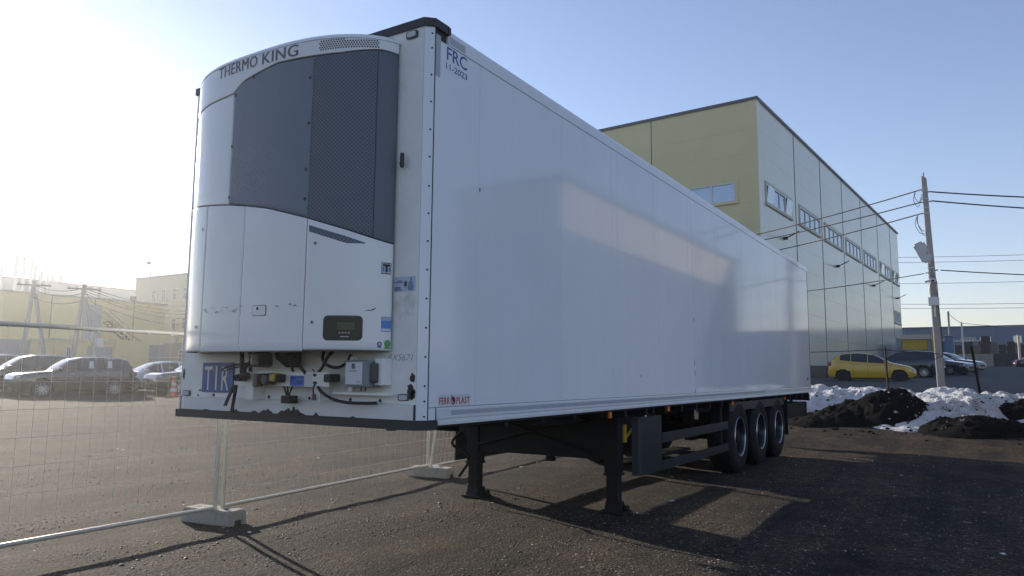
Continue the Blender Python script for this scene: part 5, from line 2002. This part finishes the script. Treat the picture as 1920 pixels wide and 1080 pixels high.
P(MB().box((29.2, 54.6, 0), (32.0, 58.78, 3.90)), 'gable_block', 'left_yellow', parent=AN)
P(MB().box((24.7, 54.85, 3.722), (29.19, 58.7, 3.86)), 'roof_edge', 'left_olive', parent=AN)
P(MB().box((27.2, 54.92, .4), (29.1, 54.99, 3.35)), 'gate', 'left_band', parent=AN)
wall_window(AN, 'y', 55.0, 25.6, 26.35, 2.1, 3.25, -1, 2, transom=False)
# outside stair on the annex roof
ST = thing('outside_stair', 'dark steel outside stair slanting down beside the annex roof', 'stairs', (30, 56.5, 3.9))
for k in range(8):
    P(MB().box((29.6+.22*k, 56.4, 5.4-.19*k), (29.85+.22*k, 57.2, 5.46-.19*k)), 'step', 'post_steel', parent=ST)
for y in (56.38, 57.22):
    P(MB().tube([(29.5, y, 5.42), (31.4, y, 3.92)], .07, 6), 'stringer', 'post_steel', parent=ST)
    P(MB().tube([(29.5, y, 6.3), (31.4, y, 4.85)], .025, 5), 'handrail', 'post_steel', parent=ST)

HB = thing('factory_hall', 'large grey factory hall with flues on its roof, rising behind the yellow building', 'building', (50, 101, 0))
P(MB().box((33, 100, 0), (62, 130, 13.0)), 'wall', 'left_grey', parent=HB)
P(MB().box((32.9, 99.9, 13.0), (62.1, 130.1, 13.18)), 'roof_edge', 'left_orange', parent=HB)
P(MB().box((52.1, 99.8, 8), (52.4, 99.97, 13.0)), 'downpipe', 'left_orange', parent=HB)
for (x, zt, r) in [(39.7, 14.5, .22), (41.3, 15.7, .24), (42.2, 15.7, .24), (43.1, 15.7, .24), (43.6, 14.6, .20), (44.3, 14.1, .30), (45.2, 14.1, .2)]:
    fl = P(MB().tube([(x, 99.55, 8.5), (x, 99.55, zt)], r, 14), 'flue', 'flue_metal', parent=HB, smooth=True)
    P(MB().lathe([(r*1.3, 0), (r*1.25, .08), (0, .32)], (x, 99.55, zt), 'z', 14), 'flue_cap', 'flue_metal', parent=fl)
for x in (47.0, 48.0):
    fl = P(MB().tube([(x, 102, 12.8), (x, 102, 14.4)], .30, 14), 'flue', 'flue_metal', parent=HB, smooth=True)
    P(MB().lathe([(.42, .1), (.40, .16), (0, .34)], (x, 102, 14.4), 'z', 14), 'flue_cap', 'flue_metal', parent=fl)
MB_ = MB()
OB = thing('office_building', 'three storey olive office building with white framed windows, left of the trailer nose', 'building', (42, 66, 0))
P(MB().box((42, 50, 0), (58, 74.0, 11.40)), 'wall', 'left_olive', parent=OB)
P(MB().box((41.9, 49.9, 11.40), (58.1, 74.1, 11.52)), 'roof_edge', 'left_band', parent=OB)
P(MB().box((41.88, 50, 0), (41.995, 73.9, 4.3)), 'lower_band', 'left_band', parent=OB)
for (y0, y1) in [(70.9, 70.0), (69.0, 68.2), (67.1, 66.3), (65.35, 64.55), (63.4, 62.6), (61.4, 60.6)]:
    wall_window(OB, 'x', 42.0, y0, y1, 8.72, 10.0, -1)
    if y0 < 68: wall_window(OB, 'x', 42.0, y0, y1, 5.72, 6.85, -1)
    if y0 < 66: wall_window(OB, 'x', 41.88, y0, y1, 2.4, 3.6, -1)
P(MB().bbox((41.6, 65.9, 4.35), (41.9, 66.5, 4.9), .03), 'air_conditioner', 'box_white', parent=OB)
P(MB().bbox((41.4, 73.5, 8.9), (41.9, 73.9, 9.5), .03), 'vent_box', 'post_steel', parent=OB)
RL = thing('roof_floodlight', 'floodlight on a braced post at the roof corner of the office building', 'floodlight', (43, 73, 11.5))
P(MB().tube([(43, 73, 11.5), (43, 73, 13.3), (43, 73.25, 13.35)], .05, 6).tube([(43, 73, 12.3), (43, 72.3, 11.5)], .03, 5), 'post', 'post_steel', parent=RL)
P(MB().lathe([(0, -.22), (.2, -.18), (.24, 0), (.2, .16), (0, .2)], (43, 73.5, 13.3), 'y', 12), 'lamp_head', 'lamp_grey', parent=RL, smooth=True)


# utility poles with a raking strut
def strut_pole(x, y, zt, label, box=False):
    z0_ = terr(x, y)
    t = thing('strutted_utility_pole', label, 'utility pole', (x, y, z0_), 'strutted poles before the works building')
    P(MB().tube([(x-.45, y+.3, z0_-.2), (x, y, zt)], [.19, .13], 10), 'shaft', 'pole_concrete', parent=t, smooth=True)
    P(MB().tube([(x+1.1, y-.7, z0_-.2), (x+.10, y-.05, zt-.9)], [.16, .12], 10), 'strut', 'pole_concrete', parent=t, smooth=True)
    P(MB().tube([(x-.9, y+.5, zt-.35), (x+.9, y-.5, zt-.35)], .05, 6), 'cross_arm', 'post_steel', parent=t)
    for k in (-.8, -.4, .4, .8):
        P(MB().lathe([(.03, 0), (.06, .05), (.05, .14), (0, .18)], (x+k, y-k*.55, zt-.32), 'z', 8), 'insulator', 'left_grey', parent=t)
    if box:
        P(MB().bbox((x+.75, y-.80, 3.1), (x+1.15, y-.45, 3.7), .03), 'meter_box', 'box_white', parent=t)


strut_pole(22.2, 53.2, 7.8, 'grey strutted utility pole at the far left, before the works building')
strut_pole(23.6, 49.2, 7.45, 'grey strutted utility pole with a white meter box, right of the other one', True)
GC = 'overhead cables over the works building'
for k, (dz, ex, ez) in enumerate([(0, 41.8, 8.0), (-.15, 41.8, 7.5), (-.35, 41.8, 7.2), (-.5, 41.8, 6.8), (-.9, 41.8, 6.2), (-1.3, 38, 5.0)]):
    cable((23.7, 49.2, 7.3+dz), (ex, 62.5+k*.3, ez), .55, .024, 'dark overhead cable from the strutted pole to the office building, %s from the top' % ['first', 'second', 'third', 'fourth', 'fifth', 'sixth'][k], GC, m='post_steel')
for k, dz in enumerate((0, -.35, -.9)):
    cable((22.2, 53.2, 7.5+dz), (23.6, 49.2, 7.2+dz), .35, .022, 'cable sagging between the two strutted poles, %s of three' % ['upper', 'middle', 'lower'][k], GC, m='post_steel')
cable((23.6, 49.2, 6.9), (31.3, 54.6, 3.9), .35, .022, 'slack dark service cable slanting down from the strutted pole to the annex', GC, m='post_steel')

# ------------------------------------------------------------------ right background
GT = thing('gate_house', 'yellow gate house with a half raised yellow roller door, past the beige warehouse', 'building', (75, 1.2, 2))
P(MB().box((75.3, .10, 0), (84, 2.6, 5.0)), 'wall', 'wall_dark', parent=GT)
P(MB().box((74.9, .15, 5.02), (84, 2.66, 5.45)), 'roof_beam', 'gate_beam', parent=GT)
P(MB().box((74.8, -.40, 0), (75.5, .05, 5.70)), 'pillar', 'gate_yellow', parent=GT)
P(MB().box((74.7, -.45, 5.72), (75.6, .10, 5.85)), 'pillar_cap', 'gate_beam', parent=GT)
for k in range(4):
    P(MB().box((75.1, .45, 4.05+.24*k), (75.28, 2.55, 4.28+.24*k)), 'door_slat', 'gate_yellow', parent=GT)
P(MB().box((75.08, .10, 1), (75.29, .42, 5.01)), 'door_jamb', 'left_grey', parent=GT)
BS = thing('blue_cabin', 'narrow blue grey cabin beside the yellow gate pillar', 'building', (80, -1.2, 2))
P(MB().box((80, -1.55, 0), (86, -.82, 5.48)), 'wall', 'shed_blue', parent=BS)
P(MB().box((79.9, -.80, 0), (84, -.42, 4.95)), 'door', 'sticker_slate', parent=BS)
P(MB().box((79.8, -.82, 4.96), (84, -.35, 5.25)), 'canopy', 'gate_beam', parent=BS)
P(MB().box((79.9, -1.6, 5.49), (86.1, -.8, 5.58)), 'roof_edge', 'left_grey', parent=BS)
WB = thing('blue_warehouse', 'long low blue grey warehouse closing the view on the right', 'building', (130, -5, 3))
P(MB().box((130, -60, 0), (165, 40, 9.25)), 'wall', 'ware_blue', parent=WB)
P(MB().box((129.8, -60, 9.25), (165, 40, 9.40)), 'roof_edge', 'roof_trim', parent=WB)
for k in range(24):
    P(MB().box((129.93, -58+4*k, 2.5), (129.99, -57.94+4*k, 9.2)), 'panel_joint', 'left_grey', parent=WB)
for k in range(5):
    wall_window(WB, 'x', 130, -2.0-.42*k, -1.66-.42*k, 7.0, 7.65, -1, transom=False, m='glass')
P(MB().box((129.90, -5.6, 6.85), (129.98, -4.2, 7.75)), 'light_panel', 'glass_sky', parent=WB)
wall_window(WB, 'x', 130, -9.5, -8.4, 6.7, 7.8, -1, 2, m='glass_sky', transom=False)
YW = thing('yard_wall', 'grey concrete slab yard wall below the stacked pallets', 'wall', (95, -3.5, 2.6))
for k in range(8):
    P(MB().bbox((94.9, -1.30-1.25*(k+1)+.02, 1.5), (95.05, -1.30-1.25*k-.02, 4.15), .01), 'slab', 'concrete' if k < 3 else 'wall_dark', parent=YW)
random.seed(11)
stacks = [(-1.6, .9, 5.2, 'crate_brown'), (-2.7, .9, 5.5, 'crate_brown'), (-3.5, .7, 5.1, 'crate_pale'), (-4.4, .9, 6.15, 'crate_brown'), (-5.2, .75, 5.5, 'crate_pale'), (-6.0, .7, 5.1, 'crate_brown'), (-6.8, .75, 5.55, 'crate_brown'), (-7.8, .9, 5.1, 'crate_brown')]
for k, (y, w_, zt, m) in enumerate(stacks):
    t = thing('pallet_stack', 'stack of brown pallets and crates behind the yard wall, %s from the left' % ['first', 'second', 'third', 'fourth', 'fifth', 'sixth', 'seventh', 'eighth'][k], 'pallets', (96.5, y, 3), 'pallet stacks behind the yard wall')
    z = 2.6
    while z < zt:
        dx, dy = random.uniform(-.06, .06), random.uniform(-.05, .05)
        P(MB().box((96+dx, y-w_/2+dy, z), (97.2+dx, y+w_/2+dy, z+.14)), 'pallet', m, parent=t)
        z += .165
SH = thing('pallet_shelter', 'open shelter with a thin pale roof among the stacked pallets', 'shelter', (98, -2.2, 3))
P(MB().box((98, -4.0, 5.70), (101, -1.2, 5.85)), 'roof', 'sign_white', parent=SH)
for y in (-3.9, -1.3):
    P(MB().box((98.05, y, 2.5), (98.2, y+.12, 5.69)), 'post', 'post_steel', parent=SH)
for (x, y, zt, r, m, lb) in [(94, -.97, 9.0, .11, 'pole_concrete', 'distant thin grey pole rising behind the blue cabin'), (93.6, -2.22, 7.7, .09, 'sign_white', 'distant pale pole standing against the yard wall'), (92, -7.35, 6.1, .12, 'gate_beam', 'distant short orange and white post near the right edge')]:
    tag(MB().tube([(x, y-.03, 2.0), (x, y, zt)], r, 8).build('distant_pole', m, smooth=True), lb, 'pole')
cable((94, -.97, 8.8), (93.6, -2.22, 7.6), .12, .03, 'faint wire between the two thin distant poles', m='lamp_grey')
cable((93.6, -2.22, 7.6), (95, -14, 7.2), .35, .03, 'faint wire leading right from the pale distant pole', m='lamp_grey')
# low dark barrier behind the yellow hatchback
tag(MB().bbox((43.6, 4.35, .9), (44.2, 6.5, 2.12), .05).build('skip', 'paint_navy'), 'low dark blue skip by the warehouse wall, left of the yellow hatchback', 'skip')


# ------------------------------------------------------------------ haze volume added mostly to imitate lens veil toward the sun
def build_haze():
    m = bpy.data.materials.new('haze')
    m.use_nodes = True
    N, L = m.node_tree.nodes, m.node_tree.links
    for n in list(N): N.remove(n)
    out = N.new('ShaderNodeOutputMaterial')
    v = N.new('ShaderNodeVolumePrincipled')
    v.inputs['Color'].default_value = (.86, .885, .92, 1)
    v.inputs['Density'].default_value = HAZE
    v.inputs['Anisotropy'].default_value = .70
    L.new(v.outputs[0], out.inputs['Volume'])
    MATS['haze'] = m
    o = MB().box((-3300, -3300, -1.2), (3300, 3300, 26.5)).build('haze', 'haze')
    tag(o, 'pale thin haze over the whole yard, added mostly to stand for lens veil', 'haze', kind='stuff')


HAZE = .0012
build_haze()


# scraps of litter blown over the yard
def litter():
    rng = random.Random(21)
    mb = MB()
    for _ in range(60):
        d, a = 4+14*rng.random()**.8, R(32)+R(50)*(rng.random()*2-1)
        x, y = CAMLOC.x+d*math.cos(a), CAMLOC.y+d*math.sin(a)
        z = .018*mnoise.noise(Vector((x*.5, y*1.2, 0)))+.010*mnoise.noise(Vector((x*2.1, y*2.6, 3)))+.004
        w_, h_, t_ = rng.uniform(.012, .035), rng.uniform(.008, .02), rng.uniform(0, 6)
        c, q = math.cos(t_), math.sin(t_)
        pts = [(x+c*u-q*v, y+q*u+c*v, z+rng.uniform(0, .012)) for u, v in ((-w_, -h_), (w_, -h_), (w_*.8, h_), (-w_*.9, h_*.8))]
        mb.prism(pts, (0, 0, .0015))
    tag(mb.build('litter', 'paper'), 'tiny white scraps of litter scattered on the gravel', 'litter', kind='stuff')


litter()
